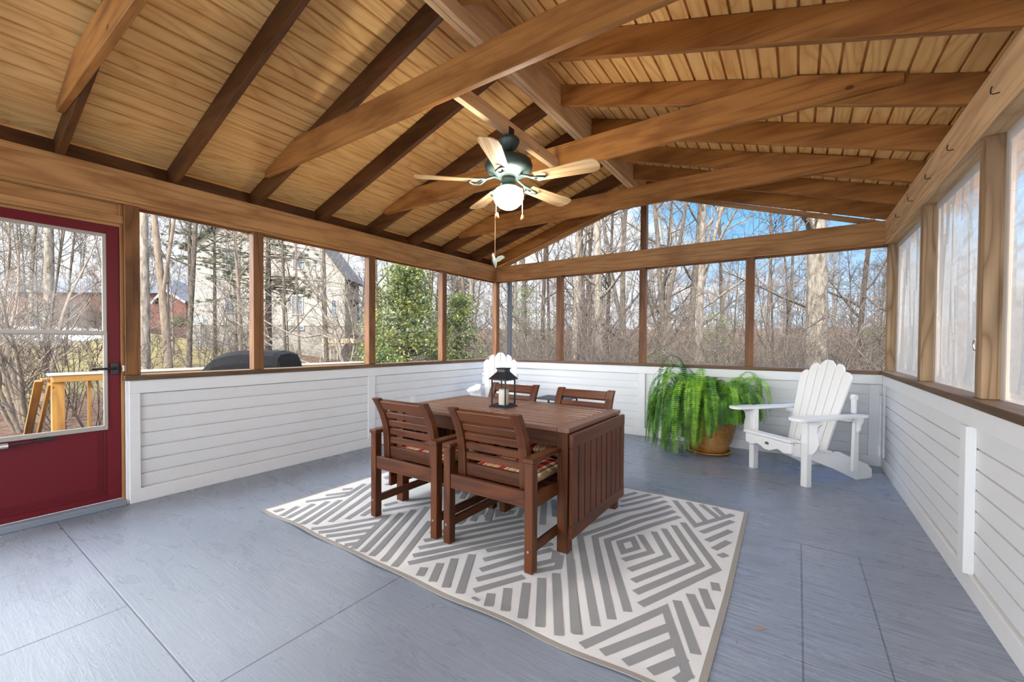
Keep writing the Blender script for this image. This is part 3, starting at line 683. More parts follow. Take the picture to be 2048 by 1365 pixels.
def make_rug():
    m = MB(); x0, x1, y0, y1 = 0.90, 3.745, -4.005, -2.04
    def edge(x, y):                       # the front hem ripples, the right edge bows outwards a little
        f = max(0, 1-abs(y-y0)/0.5); r = (x-x0)/(x1-x0)
        return (x+0.03*r*min(1, (y1-y)/1.2)*0.8, y+f*(0.10*max(0, r-0.62)**1.0*1.0+0.006*math.sin(x*11)))
    def zz(x, y):
        b = 0.012*math.exp(-((x-3.0)**2)/0.05-((y+2.62)**2)/0.02)
        f = max(0, 1-abs(y-y0)/0.10)
        return 0.006+b+f*0.006*(1+math.sin(x*9.0+1))*0.8
    nx, ny = 110, 80
    P = lambda i, j, dz=0: (lambda q: (q[0], q[1], zz(*q)+dz))(edge(x0+(x1-x0)*i/nx, y0+(y1-y0)*j/ny))
    for i in range(nx):
        for j in range(ny):
            x = (i+0.5)/nx*(x1-x0); y = (j+0.5)/ny*(y1-y0)
            bd = min(x, x1-x0-x, y, y1-y0-y) < 0.034
            m.poly([P(i, j), P(i+1, j), P(i+1, j+1), P(i, j+1)], 1 if bd else 0)
    for i in range(nx):                   # skirt of the hem
        for j0 in (0, ny):
            a = P(i, j0); b = P(i+1, j0); m.poly([a, b, (b[0], b[1], b[2]-0.0055), (a[0], a[1], a[2]-0.0055)], 1)
    for j in range(ny):
        for i0 in (0, nx):
            a = P(i0, j); b = P(i0, j+1); m.poly([a, b, (b[0], b[1], b[2]-0.0055), (a[0], a[1], a[2]-0.0055)], 1)
    hw = 0.0205
    zk = [0]
    def strip(pl):
        zk[0] += 1; lift = 0.0010+0.00002*zk[0]
        pts = [np.array(p, float) for p in pl]; k = len(pts); closed = k > 3 and np.allclose(pts[0], pts[-1])
        offs = []
        for i in range(k):
            a = pts[i-1] if i else (pts[-2] if closed else None); b = pts[i+1] if i < k-1 else (pts[1] if closed else None)
            ns = []
            if a is not None: d = pts[i]-a; d /= np.linalg.norm(d); ns.append(np.array([-d[1], d[0]]))
            if b is not None: d = b-pts[i]; d /= np.linalg.norm(d); ns.append(np.array([-d[1], d[0]]))
            n = sum(ns); n /= np.linalg.norm(n); s_ = hw/max(0.5, float(n@ns[0])); offs.append(n*s_)
        for i in range(k-1):
            ln = np.linalg.norm(pts[i+1]-pts[i]); q = max(1, int(ln/0.04))
            for t in range(q):
                A = pts[i]+(pts[i+1]-pts[i])*t/q; B = pts[i]+(pts[i+1]-pts[i])*(t+1)/q
                oa = offs[i]+(offs[i+1]-offs[i])*t/q; ob = offs[i]+(offs[i+1]-offs[i])*(t+1)/q
                V = [A-oa, B-ob, B+ob, A+oa]
                m.poly([(v[0], v[1], zz(v[0], v[1])+lift) for v in V], 2)
    inx = lambda p: (min(max(p[0], x0+0.035), x1-0.035), min(max(p[1], y0+0.03), y1-0.03))
    for pl in RUGS: strip([inx(p) for p in pl])
    # chevrons carried on under the table
    for k in range(9):
        y = -2.12-k*0.0; xx = 1.05+k*0.10
        strip([(xx, -2.9+0.02*k), (xx+0.40, -2.9+0.02*k+0.69) if -2.9+0.02*k+0.69 < -2.08 else (xx+0.30, -2.09)])
    for k in range(9):
        strip([(2.02+k*0.10, -2.10), (1.78+k*0.10, -2.55)])
    for k in range(6):
        strip([(1.62+k*0.1, -2.62-0.05*k), (1.82+k*0.1, -2.98-0.05*k)])
    cream = plain('cream_woven_plastic', s2l(216, 217, 217), 0.75, bumps=(260, 0.35, 0.003), vary=0.05)
    taupe = plain('taupe_rug_binding', s2l(150, 145, 138), 0.7, bumps=(260, 0.35, 0.003))
    grey = plain('grey_woven_plastic', s2l(142, 143, 145), 0.75, bumps=(260, 0.4, 0.003), vary=0.06)
    o = m.build('rug', [cream, taupe, grey], origin=(2.3, -3.0, 0), smooth=False)
    tag(o, 'flat woven cream rug with grey chevron and diamond stripes under the dining table', 'rug')
make_rug()

# ------------------------------------------------------------------ dining table
RUGZ = 0.0075
t = thing('dining_table', 'dark slatted wooden drop-leaf table in the middle of the rug', 'table', (2.245, -2.92, RUGZ))
def tp(mb, name, mat='table', bev=0.003, par=None):
    o = mb.build(name, MAT[mat], par or t, origin=(2.245, -2.92, 0), bevel=bev); o.location = (0, 0, 0); return o
TX0, TX1, TY0, TY1, TZ = 1.52, 2.968, -3.33, -2.505, 0.7125
m = MB()
for xa in (TX0, 2.205, TX1-0.075): m.bx(xa, xa+0.075, TY0, TY1, TZ-0.028, TZ, 1)
n = 10; wd = (TY1-TY0+0.018)/n
for xa, xb in ((TX0+0.077, 2.203), (2.282, TX1-0.077)):
    for i in range(n): m.bx(xa, xb, TY0+i*wd, TY0+(i+1)*wd-0.018, TZ-0.026, TZ-0.0008, 0)
tp(m, 'tabletop', 'tabletop')
m = MB()
for y in (TY0+0.03, TY1-0.055): m.bx(TX0+0.07, TX1-0.07, y, y+0.025, TZ-0.12, TZ-0.029, 0)
for x in (TX0+0.03, TX1-0.055): m.bx(x, x+0.025, TY0+0.07, TY1-0.07, TZ-0.12, TZ-0.029, 1)
m.bx(2.22, 2.265, TY0+0.056, TY1-0.056, TZ-0.10, TZ-0.029, 1)
tp(m, 'apron')
for x in (TX0+0.008, TX1-0.075):
    for y in (TY0+0.005, TY1-0.07):
        m = MB(); m.bx(x, x+0.067, y, y+0.065, 0, TZ-0.029, 2); tp(m, 'leg')
def leaf(x):
    m = MB(); y0, y1, z0, z1 = TY0-0.03, TY1-0.03, 0.11, 0.688
    m.bx(x, x+0.026, y0, y1, z1-0.075, z1, 1); m.bx(x, x+0.026, y0, y1, z0, z0+0.07, 1)
    n = 10; wd = (y1-y0+0.012)/n
    for i in range(n): m.bx(x+0.002, x+0.024, y0+i*wd, y0+(i+1)*wd-0.012, z0+0.0705, z1-0.0755, 2)
    o = tp(m, 'drop_leaf')
    for y in (y0+0.14, y1-0.14):
        h = MB(); h.bx(min(x, x+0.0)-0.012 if x > 2 else x+0.027, (x-0.001) if x > 2 else x+0.038, y, y+0.05, z1-0.04, z1-0.012); tp(h, 'hinge', 'silver', 0, o)
leaf(2.984); leaf(1.478)
for x, y in ((2.30, -2.985), (2.17, -2.90)):
    m = MB(); m.bx(x, x+0.04, y, y+0.04, 0, TZ-0.13, 2); m.bx(x-0.2, x+0.24, y+0.01, y+0.03, 0.30, 0.345, 0); tp(m, 'gate_leg')

# ------------------------------------------------------------------ dining chairs (origin on the floor, +y towards the table)
def chair_proto():
    t = thing('dining_chair', 'tmp', 'chair')
    B = lambda m, n, bev=0.003, mat='table', par=t: m.build(n, MAT[mat], par, bevel=bev)
    for x in (-0.31, 0.26):
        for y in (-0.31, 0.255):
            m = MB(); m.bx(x, x+0.05, y, y+0.052, 0, 0.572, 2); lg = B(m, 'leg')
            m = MB()
            if y < 0:
                m.tube([(x+0.025, y-0.001, 0.115), (x+0.025, y-0.005, 0.115)], 0.007, 10); B(m, 'bolt', 0, 'silver', lg)
    for s in (-1, 1):
        m = MB(); a, b = sorted((s*0.315, s*0.25)); m.bx(a, b, -0.318, 0.312, 0.5725, 0.597, 1); B(m, 'armrest')
        m = MB(); a, b = sorted((s*0.297, s*0.273)); m.bx(a, b, -0.257, 0.254, 0.092, 0.142, 1); B(m, 'stretcher')
        m = MB(); m.bx(a, b, -0.257, 0.254, 0.325, 0.395, 1); B(m, 'seat_rail')
    m = MB(); m.bx(-0.259, 0.259, -0.305, -0.281, 0.335, 0.42, 0); B(m, 'rear_rail')
    m = MB(); m.bx(-0.259, 0.259, 0.27, 0.294, 0.315, 0.385, 0); B(m, 'front_rail')
    m = MB()
    for i in range(6): m.bx(-0.272, 0.272, -0.215+i*0.08, -0.15+i*0.08, 0.358, 0.376, 0)
    B(m, 'seat')
    m = MB(); zz = [0.40, 0.47, 0.55, 0.63, 0.70, 0.76, 0.82]
    yy = lambda z: -0.232-0.004*((z-0.43)/0.1)-0.62*max(0, z-0.55)**2/0.55*1.05
    for s in (-1, 1):
        pts = [(yy(z)+0.022, z) for z in zz]+[(yy(z)-0.022, z) for z in zz[::-1]]
        m.prism(pts, (s*0.245-(0.055 if s > 0 else 0), 0, 0), (0, 1, 0), (0, 0, 1), 0.055)
    def slat(z0, z1, th):
        zc = (z0+z1)/2; d = np.array([0, yy(z1)-yy(z0), z1-z0]); d /= np.linalg.norm(d)
        m.box((0, yy(zc), zc), (0.379, th, z1-z0), np.stack([[1, 0, 0], [0, d[2], -d[1]], d], 1), 0)
    slat(0.742, 0.812, 0.03)
    for i in range(4): slat(0.508+i*0.0585, 0.549+i*0.0585, 0.02)
    slat(0.412, 0.485, 0.022)
    B(m, 'backrest')
    return t
ch0 = chair_proto()
def stripe_mat():
    m, nt, b, o = new_mat('striped_cushion_fabric')
    tcn = N(nt, 'ShaderNodeTexCoord'); sp = N(nt, 'ShaderNodeSeparateXYZ'); L(nt, tcn.outputs['Object'], sp.inputs[0])
    fr = math_(nt, 'FRACT', math_(nt, 'ADD', math_(nt, 'MULTIPLY', sp.outputs[0], 6.2), 0.13))
    red, tan, cream, brn = s2l(158, 22, 30), s2l(190, 158, 118), s2l(224, 208, 176), s2l(112, 62, 44)
    st = [(0, red), (0.22, cream), (0.27, tan), (0.36, brn), (0.40, cream), (0.46, tan), (0.58, cream), (0.62, brn), (0.66, tan), (0.76, cream), (0.82, red), (0.86, cream), (0.90, tan), (0.96, red)]
    c = ramp(nt, fr, [(p, q) for p, q in st])
    for n_ in nt.nodes:
        if n_.type == 'VALTORGB': n_.color_ramp.interpolation = 'CONSTANT'
    L(nt, c, b.inputs['Base Color']); b.inputs['Roughness'].default_value = 0.85
    bump(nt, b, noise(nt, tcn.outputs['Object'], 300, 2), 0.2, 0.002)
    return m
MAT['stripe'] = stripe_mat()
def cushion_proto():
    m = MB(); nx, ny = 18, 18; a, bq, h = 0.225, 0.235, 0.042
    def S(u, v, top):
        x = a*u; y = bq*v
        e = (1-abs(u)**4)*(1-abs(v)**4); z = h*(0.35+0.65*e**0.5)
        k = 1-0.03*(abs(u)*abs(v))**2
        return (x*k, y*k, 0.046+(z if top else -0.042*e**0.4))
    for top in (1, 0):
        for i in range(nx):
            for j in range(ny):
                q = [S(-1+2*(i+d)/nx, -1+2*(j+e)/ny, top) for d, e in ((0, 0), (1, 0), (1, 1), (0, 1))]
                m.poly(q if top else q[::-1])
    for i in range(nx):
        for s in (-1, 1):
            u0, u1 = -1+2*i/nx, -1+2*(i+1)/nx
            m.poly([S(u0, s, 1), S(u1, s, 1), S(u1, s, 0), S(u0, s, 0)]); m.poly([S(s, u0, 1), S(s, u1, 1), S(s, u1, 0), S(s, u0, 0)])
    return m.build('seat_cushion', MAT['stripe'], smooth=True)
cu0 = cushion_proto()
CH = [(2.60, -3.31, 0, 'dark slatted wooden armchair seen from behind, beside the hanging table leaf'),
      (1.925, -3.312, 0, 'dark slatted wooden armchair seen from behind, on the door side of the near table edge'),
      (2.595, -2.615, PI, 'dark wooden armchair across the table, in front of the small black slatted stand'),
      (1.905, -2.60, PI+0.03, 'dark wooden armchair across the table, its back partly hidden by the lantern')]
CUL = ['red and tan striped cushion on the armchair beside the hanging table leaf', 'red and tan striped cushion on the near armchair at the door side',
       'striped seat cushion on the far armchair by the slatted stand, tucked under the table', 'striped seat cushion on the far armchair behind the lantern, tucked under the table']
for i, (x, y, rz, lb) in enumerate(CH):
    o = ch0 if i == 0 else dup(ch0); o.location = (x, y, RUGZ); o.rotation_euler = (0, 0, rz); tag(o, lb, 'chair', 'armchairs round the dining table')
    c = cu0 if i == 0 else dup(cu0)
    dy = 0.03; c.location = (x-math.sin(rz)*dy, y+math.cos(rz)*dy, RUGZ+0.3745); c.rotation_euler = (0, 0, rz); tag(c, CUL[i], 'cushion', 'striped chair cushions')

# ------------------------------------------------------------------ lantern and candle
LX, LY, LZ = 2.20, -2.885, TZ+RUGZ
t = thing('lantern', 'black metal lantern with a pagoda roof standing on the table', 'lantern', (LX, LY, LZ))
def pyr(m, a0, z0, a1, z1):
    q0 = [(-a0, -a0, z0), (a0, -a0, z0), (a0, a0, z0), (-a0, a0, z0)]; q1 = [(-a1, -a1, z1), (a1, -a1, z1), (a1, a1, z1), (-a1, a1, z1)]
    for i in range(4): j = (i+1) % 4; m.poly([q0[i], q0[j], q1[j], q1[i]])
    m.poly(q0[::-1]); m.poly(q1)
m = MB(); pyr(m, 0.078, 0.0, 0.078, 0.006); pyr(m, 0.077, 0.006, 0.066, 0.016); m.build('base', MAT['black'], t)
m = MB()
for sx_ in (-1, 1):
    for sy_ in (-1, 1): m.bx(sx_*0.061-0.0045, sx_*0.061+0.0045, sy_*0.061-0.0045, sy_*0.061+0.0045, 0.016, 0.208, 2)
for s_ in (-1, 1):
    m.bx(-0.06, 0.06, s_*0.061-0.003, s_*0.061+0.003, 0.016, 0.022); m.bx(s_*0.061-0.003, s_*0.061+0.003, -0.06, 0.06, 0.016, 0.022)
    m.bx(-0.06, 0.06, s_*0.061-0.003, s_*0.061+0.003, 0.20, 0.208); m.bx(s_*0.061-0.003, s_*0.061+0.003, -0.06, 0.06, 0.20, 0.208)
m.build('frame', MAT['black'], t)
for s_ in (-1, 1):
    m = MB(); m.poly([(-0.056, s_*0.060, 0.022), (0.056, s_*0.060, 0.022), (0.056, s_*0.060, 0.20), (-0.056, s_*0.060, 0.20)]); m.build('pane', MAT['glass'], t)
    m = MB(); m.poly([(s_*0.060, -0.056, 0.022), (s_*0.060, 0.056, 0.022), (s_*0.060, 0.056, 0.20), (s_*0.060, -0.056, 0.20)]); m.build('pane', MAT['glass'], t)
m = MB(); pyr(m, 0.079, 0.206, 0.079, 0.211); pyr(m, 0.079, 0.211, 0.052, 0.243); pyr(m, 0.052, 0.243, 0.036, 0.262); pyr(m, 0.036, 0.262, 0.034, 0.282); pyr(m, 0.039, 0.282, 0.041, 0.291); m.build('roof', MAT['black'], t)
m = MB(); m.tube([(0.04+0.03*math.cos(a), 0.03*math.sin(a), 0.252) for a in [i*2*PI/20 for i in range(21)]], 0.0022, 6, False); m.build('ring', MAT['black'], t)
wax = plain('ivory_wax', s2l(240, 232, 212), 0.5)
c = thing('candle', 'ivory pillar candle inside the black lantern', 'candle', (LX+0.004, LY, LZ+0.016))
m = MB(); m.lathe([(0, 0), (0.0365, 0), (0.0375, 0.004), (0.0375, 0.112), (0.034, 0.117), (0.012, 0.112), (0, 0.11)], 28); m.build('wax', wax, c, smooth=True)
m = MB(); m.tube([(0, 0, 0.109), (0.001, 0, 0.124)], 0.0012, 6); m.build('wick', MAT['black'], c)

# ------------------------------------------------------------------ adirondack chairs
def adi_proto():
    t = thing('adirondack_chair', 'tmp', 'chair'); A = MAT['adi']
    B = lambda m, n, bev=0.004, par=t, mat=None, sm=False: m.build(n, mat or A, par, bevel=bev, seg=2, smooth=sm)
    for s in (-1, 1):
        m = MB(); a, b = sorted((s*0.245, s*0.300)); m.bx(a, b, -0.085, -0.03, 0, 0.572, 2); B(m, 'front_leg')
        # curved bracket under the arm, standing out sideways from the leg
        m = MB(); pts = [(0, 0.2801), (0.035, 0.285), (0.066, 0.325), (0.088, 0.375), (0.084, 0.43), (0.068, 0.475), (0.076, 0.52), (0.104, 0.545), (0.104, 0.571), (0, 0.571)]
        pts = [(s*(0.3005+q[0]), q[1]) for q in pts]
        if s < 0: pts = pts[::-1]
        m.prism(pts, (0, -0.045, 0), (1, 0, 0), (0, 0, 1), 0.024); B(m, 'arm_bracket')
        # armrest: broad rounded paddle tapering to the rear
        plan = []
        for i in range(9): a = PI*i/8; plan.append((0.325+0.077*math.cos(a), 0.085+0.075*math.sin(a)))
        plan += [(0.250, -0.10), (0.262, -0.30), (0.272, -0.48), (0.285, -0.60), (0.30, -0.635), (0.345, -0.645), (0.368, -0.60), (0.352, -0.50), (0.366, -0.36), (0.395, -0.18)]
        plan = [(s*x, y) for x, y in plan]
        if s < 0: plan = plan[::-1]
        m = MB(); m.prism(plan, (0, 0, 0.573), (1, 0, 0), (0, 1, 0), 0.023); B(m, 'armrest')
        # rear upright carrying the arm
        m = MB(); m.prism([(-0.60, 0.10), (-0.535, 0.10), (-0.55, 0.572), (-0.60, 0.572)], (s*0.290-0.0125, 0, 0), (0, 1, 0), (0, 0, 1), 0.025); B(m, 'rear_support')
        pts = [(0, 0.44), (0.02, 0.445), (0.035, 0.47), (0.030, 0.50), (0.045, 0.53), (0.052, 0.571), (0, 0.571)]; pts = [(s*(0.303+q[0]), q[1]) for q in pts]
        m = MB(); m.prism(pts if s > 0 else pts[::-1], (0, -0.56, 0), (1, 0, 0), (0, 0, 1), 0.022); B(m, 'rear_bracket')
        m = MB(); m.bx(s*0.245-0.018, s*0.245+0.018, -0.625, -0.60, 0.597, 0.735, 2); B(m, 'back_post')
        m = MB(); m.tube([(s*0.245-0.0185, -0.613, 0.735), (s*0.245+0.0185, -0.613, 0.735)], 0.026, 14); B(m, 'post_cap')
        # side rail running down to the floor
        pts = [(0.035, 0.25), (0.045, 0.33), (0.02, 0.365), (-0.10, 0.345), (-0.20, 0.30), (-0.30, 0.262), (-0.40, 0.252), (-0.46, 0.262), (-0.55, 0.225), (-0.70, 0.165), (-0.80, 0.125), (-0.845, 0.085), (-0.85, 0.02), (-0.835, 0.0), (-0.66, 0.0), (-0.40, 0.115), (-0.10, 0.225)]
        m = MB(); x = s*0.228; m.prism(pts, (x-0.0135, 0, 0), (0, 1, 0), (0, 0, 1), 0.027); B(m, 'side_rail')
    # front apron with a scalloped lower edge
    pts = [(-0.243, 0.36), (-0.243, 0.275), (-0.17, 0.262), (-0.11, 0.285), (-0.06, 0.268), (-0.03, 0.252), (0.03, 0.252), (0.06, 0.268), (0.11, 0.285), (0.17, 0.262), (0.243, 0.275), (0.243, 0.36)]
    m = MB(); m.prism(pts, (0, 0.070, 0), (1, 0, 0), (0, 0, 1), 0.024); ap = B(m, 'front_apron')
    m = MB(); m.prism([(0.021*math.cos(a), 0.013*math.sin(a)) for a in [i*PI/10 for i in range(20)]], (0, 0.071, 0.312), (-1, 0, 0), (0, 0, 1), 0.003)
    bd = B(m, 'badge', 0, ap, plain('bronze_badge', s2l(120, 104, 84), 0.4, 0.5)); bd['label'] = 'small oval bronze badge'
    sy = [(0.055, 0.378, 0.0), (-0.02, 0.372, -0.22), (-0.10, 0.350, -0.33), (-0.18, 0.318, -0.38), (-0.26, 0.286, -0.3), (-0.335, 0.268, -0.1)]
    for (y, z, tlt) in sy:
        m = MB(); ca, sa = math.cos(tlt), math.sin(tlt)
        m.box((0, y, z), (0.50, 0.068, 0.022), np.array([[1, 0, 0], [0, ca, sa], [0, -sa, ca]]).T if False else np.array([[1, 0, 0], [0, ca, sa], [0, -sa, ca]]), 0); B(m, 'seat_slat')
    # fan of six back slats
    d = np.array([0, -0.31, 0.94]); d /= np.linalg.norm(d); o0 = np.array([0, -0.345, 0.20]); LEN = 0.895
    tops = [0.80, 0.872, 0.905, 0.905, 0.872, 0.80]
    for i in range(6):
        xb0 = -0.185+i*0.0617+0.003; xb1 = xb0+0.0557; xt0 = -0.255+i*0.085+0.003; xt1 = xt0+0.079
        h = tops[i]; r = 0.045
        w0 = xt1-xt0; f = h/0.905; l0 = xb0+(xt0-xb0)*f; l1 = xb1+(xt1-xb1)*f
        if i == 2: topc = [(l1, h), (l1-0.03, h-0.006), (l0+0.022, h-0.035), (l0, h-0.075)]
        elif i == 3: topc = [(l1, h-0.075), (l1-0.022, h-0.035), (l0+0.03, h-0.006), (l0, h)]
        elif i < 2: topc = [(l1, h-0.012), (l1-0.02, h), (l0+0.035, h-0.008), (l0+0.012, h-0.03), (l0, h-0.065)]
        else: topc = [(l1, h-0.065), (l1-0.012, h-0.03), (l1-0.035, h-0.008), (l0+0.02, h), (l0, h-0.012)]
        m = MB(); m.prism([(xb0, 0), (xb1, 0)]+topc, o0, (1, 0, 0), d, 0.022); B(m, 'back_slat', 0.003)
    m = MB(); yb = -0.345-0.31/0.94*(0.575-0.2)*1.0; m.bx(-0.30, 0.30, yb-0.052, yb-0.002, 0.535, 0.5715, 0); B(m, 'back_brace')
    m = MB(); m.bx(-0.213, 0.213, -0.352, -0.325, 0.155, 0.235, 0); B(m, 'lower_brace')
    return t
ad = adi_proto()
ad.location = (3.847, -0.996, 0); ad.rotation_euler = (0, 0, math.radians(139)); tag(ad, 'white adirondack chair beside the potted fern', 'chair', 'white adirondack chairs')
ad2 = dup(ad); ad2.location = (0.80, -1.03, 0); ad2.rotation_euler = (0, 0, math.radians(213.5)); tag(ad2, 'white adirondack chair in the corner behind the lantern and the far dining chairs', 'chair')

# ------------------------------------------------------------------ flower pot and fern
PX, PY = 3.215, -0.36
def pot_mat():
    m, nt, b, o = new_mat('ochre_glazed_clay'); tcn = N(nt, 'ShaderNodeTexCoord'); ob = tcn.outputs['Object']
    n1 = noise(nt, ob, 6.0, 5.0, 0.6, 0.5); n2 = noise(nt, vmul(nt, ob, (1, 1, 3.0)), 14.0, 4.0)
    c = ramp(nt, n1, [(0.3, s2l(120, 78, 34)), (0.5, s2l(176, 122, 58)), (0.7, s2l(206, 160, 96))])
    c = mix_(nt, math_(nt, 'MULTIPLY', smooth_(nt, n2, 0.55, 0.75), 0.4), c, s2l(214, 190, 140))
    L(nt, c, b.inputs['Base Color']); b.inputs['Roughness'].default_value = 0.38; bump(nt, b, n2, 0.15, 0.01); return m
MAT['pot'] = pot_mat()
t = thing('flower_pot', 'round ochre glazed clay pot holding the fern', 'pot', (PX, PY, 0))
m = MB(); m.lathe([(0, 0.02), (0.17, 0.02), (0.185, 0.04), (0.235, 0.16), (0.262, 0.27), (0.258, 0.34), (0.232, 0.40), (0.205, 0.425), (0.214, 0.445), (0.212, 0.455), (0.190, 0.455), (0.180, 0.42), (0.0, 0.40)], 48); m.build('bowl', MAT['pot'], t, smooth=True)
m = MB(); m.lathe([(0, 0), (0.20, 0), (0.228, 0.018), (0.232, 0.030), (0.216, 0.030), (0.205, 0.019), (0, 0.019)], 48); m.build('saucer', MAT['pot'], t, smooth=True)
m = MB(); m.lathe([(0, 0.425), (0.10, 0.43), (0.182, 0.421)], 24); m.build('soil', plain('potting_soil', (0.02, 0.014, 0.01), 0.9, bumps=(60, 0.8, 0.01)), t)
def leaf_mat(name, c1, c2, c3, scale, trans=0.35, rough=0.45):
    m, nt, b, o = new_mat(name); tcn = N(nt, 'ShaderNodeTexCoord')
    n1 = noise(nt, tcn.outputs['Object'], scale, 2.0, 0.5)
    c = ramp(nt, n1, [(0.32, c1), (0.5, c2), (0.68, c3)])
    L(nt, c, b.inputs['Base Color']); b.inputs['Roughness'].default_value = rough; b.inputs['Specular IOR Level'].default_value = 0.35
    tl = N(nt, 'ShaderNodeBsdfTranslucent'); L(nt, mix_(nt, 0.5, c, c3), tl.inputs[0])
    mx = N(nt, 'ShaderNodeMixShader'); mx.inputs[0].default_value = trans; L(nt, b.outputs[0], mx.inputs[1]); L(nt, tl.outputs[0], mx.inputs[2]); L(nt, mx.outputs[0], o.inputs[0])
    return m
MAT['fern'] = leaf_mat('fern_green', s2l(48, 92, 16), s2l(76, 134, 26), s2l(116, 172, 44), 9.0, 0.22)
MAT['fern_dark'] = leaf_mat('deep_fern_green', s2l(22, 54, 10), s2l(40, 84, 16), s2l(60, 110, 24), 9.0, 0.15)
MAT['fern_bright'] = leaf_mat('young_fern_green', s2l(96, 150, 30), s2l(140, 192, 54), s2l(176, 220, 84), 9.0, 0.28)
def fern():
    rg = np.random.default_rng(14); m = MB(); nf = 290
    for k in range(nf):
        az = 2*PI*((k*0.381966) % 1)+0.9*rg.normal(); ly = (k/nf)**0.8
        cr = math.cos(az)*RT[0]+math.sin(az)*RT[1]; cf = -(math.cos(az)*F2[0]+math.sin(az)*F2[1])
        side = max(0.0, min(1.0, 0.5+1.3*(cr+0.55*cf+0.02)))          # 1 on the side of the adirondack chair, where the fronds stay short
        el = math.radians(88-27*ly+6*rg.normal()); ln = (1.20-0.32*ly)*(1-side)+(0.86-0.40*ly)*side; ln *= 0.84+0.30*rg.random()
        ci = int(rg.choice(3, p=(0.30, 0.42, 0.28))) if ly > 0.35 else int(rg.choice(3, p=(0.15, 0.35, 0.5)))
        r0 = 0.12*rg.random()**0.5; p = np.array([PX+r0*math.cos(az), PY+r0*math.sin(az), 0.42]); h = np.array([math.cos(az), math.sin(az), 0])
        n = 30; st = ln/n; pts = [p.copy()]; ang = el; drop = (el+math.radians(70+14*rg.random()))/n; tw = 0.5*rg.normal()/n; bend = 0.44-0.14*ly+0.06*rg.normal()+0.10*side*(1-ly)
        for i in range(n):
            f = i/n; ang = max(el-(el+math.radians(84))*(1/(1+math.exp(-16*(f-bend)))), -math.radians(86))
            h = np.array([h[0]*math.cos(tw)-h[1]*math.sin(tw), h[0]*math.sin(tw)+h[1]*math.cos(tw), 0])
            p = p+st*(math.cos(ang)*h+np.array([0, 0, math.sin(ang)])); dv_ = p[:2]-np.array([PX, PY]); rad = math.hypot(*dv_)
            lim = 0.268+0.03*((k*7) % 5)/5
            if p[2] < 0.47 and rad < lim: p[:2] = np.array([PX, PY])+dv_*lim/max(rad, 1e-3)
            p[2] = max(p[2], 0.06+0.34*side); p[1] = min(p[1], -0.055)
            pts.append(p.copy())
        m.tube(pts, [0.0021*(1-0.6*i/n) for i in range(n+1)], 3, False)
        for i in range(4, n+1):
            t_ = pts[i]-pts[i-1]; l_ = np.linalg.norm(t_)
            if l_ < 1e-4: continue
            t_ /= l_; s_ = np.cross(t_, [0, 0, 1.0]); q = np.linalg.norm(s_)
            hs = np.array([-h[1], h[0], 0]); s_ = s_/q if q > 0.35 else hs
            if s_@hs < 0: s_ = -s_
            nrm = np.cross(s_, t_); f = i/n; wl = 0.043*min(1, (1.02-f)*3.2)**0.8*min(1, 0.35+f*3)*(0.85+0.3*rg.random())
            for sd in (-1, 1):
                for sub in (0.0, 0.5):
                    b0 = pts[i-1]+(pts[i]-pts[i-1])*sub; wd = l_*0.29; pz = (rg.random()-.5)*0.5
                    tip = b0+sd*s_*wl+t_*wl*0.22+np.array([0, 0, 1])*wl*(pz-0.12)
                    mid = b0+sd*s_*wl*0.55+t_*wl*0.05+np.array([0, 0, .0015])
                    for q_ in (tip, mid): q_[1] = min(q_[1], -0.025)
                    m.poly([b0-t_*wd*0.3, mid-t_*wd*0.5, tip, mid+t_*wd*0.5, b0+t_*wd*0.4], ci)
    o = m.build('fern', [MAT['fern_dark'], MAT['fern'], MAT['fern_bright']], origin=(PX, PY, 0.42)); tag(o, 'lush green fern drooping over the ochre pot', 'plant')
fern()

# ------------------------------------------------------------------ ceiling fan
MAT['verd'] = plain('verdigris_bronze', s2l(64, 78, 74), 0.5, 0.5, bumps=(70, 0.2, 0.003), vary=0.45)
FX, FY = 2.38, -3.09
t = thing('ceiling_fan', 'five-blade oak ceiling fan with green bronze body and white globe light', 'ceiling fan', (FX, FY, 2.6))
m = MB(); m.bx(-0.03, 0.03, -0.03, 0.03, -0.03, -0.001); m.bx(0.0205, 0.024, -0.03, 0.03, -0.001, 0.05); m.build('bracket', MAT['black'], t)
m = MB(); m.lathe([(0, -0.012), (0.060, -0.014), (0.073, -0.028), (0.073, -0.042), (0.06, -0.07), (0.035, -0.098), (0.022, -0.106), (0, -0.106)], 28); m.build('canopy', MAT['verd'], t, smooth=True)
m = MB(); m.tube([(0, 0, -0.10), (0, 0, -0.16)], 0.013, 12); m.build('downrod', MAT['verd'], t)
m = MB(); m.lathe([(0, -0.135), (0.04, -0.138), (0.09, -0.148), (0.152, -0.172), (0.162, -0.20), (0.156, -0.232), (0.13, -0.252), (0.115, -0.256), (0.085, -0.275), (0.06, -0.280), (0, -0.28)], 40); m.build('motor_housing', MAT['verd'], t, smooth=True)
m = MB(); m.lathe([(0, -0.278), (0.046, -0.28), (0.05, -0.30), (0.044, -0.325), (0.052, -0.335), (0.066, -0.345), (0.068, -0.353), (0, -0.353)], 28); m.build('light_fitting', MAT['verd'], t, smooth=True)
gm, nt, b, o = new_mat('lit_globe'); nt.nodes.remove(b); em = N(nt, 'ShaderNodeEmission'); em.inputs[0].default_value = (1.0, 0.93, 0.82, 1); em.inputs[1].default_value = GLOBE_E; L(nt, em.outputs[0], o.inputs[0])
m = MB(); m.lathe([(0, -0.350), (0.060, -0.352), (0.085, -0.362), (0.10, -0.39), (0.102, -0.42), (0.09, -0.45), (0.06, -0.478), (0.03, -0.492), (0.0, -0.50)], 36); gl_ = m.build('globe', gm, t, smooth=True); gl_['label'] = 'glowing white glass globe'
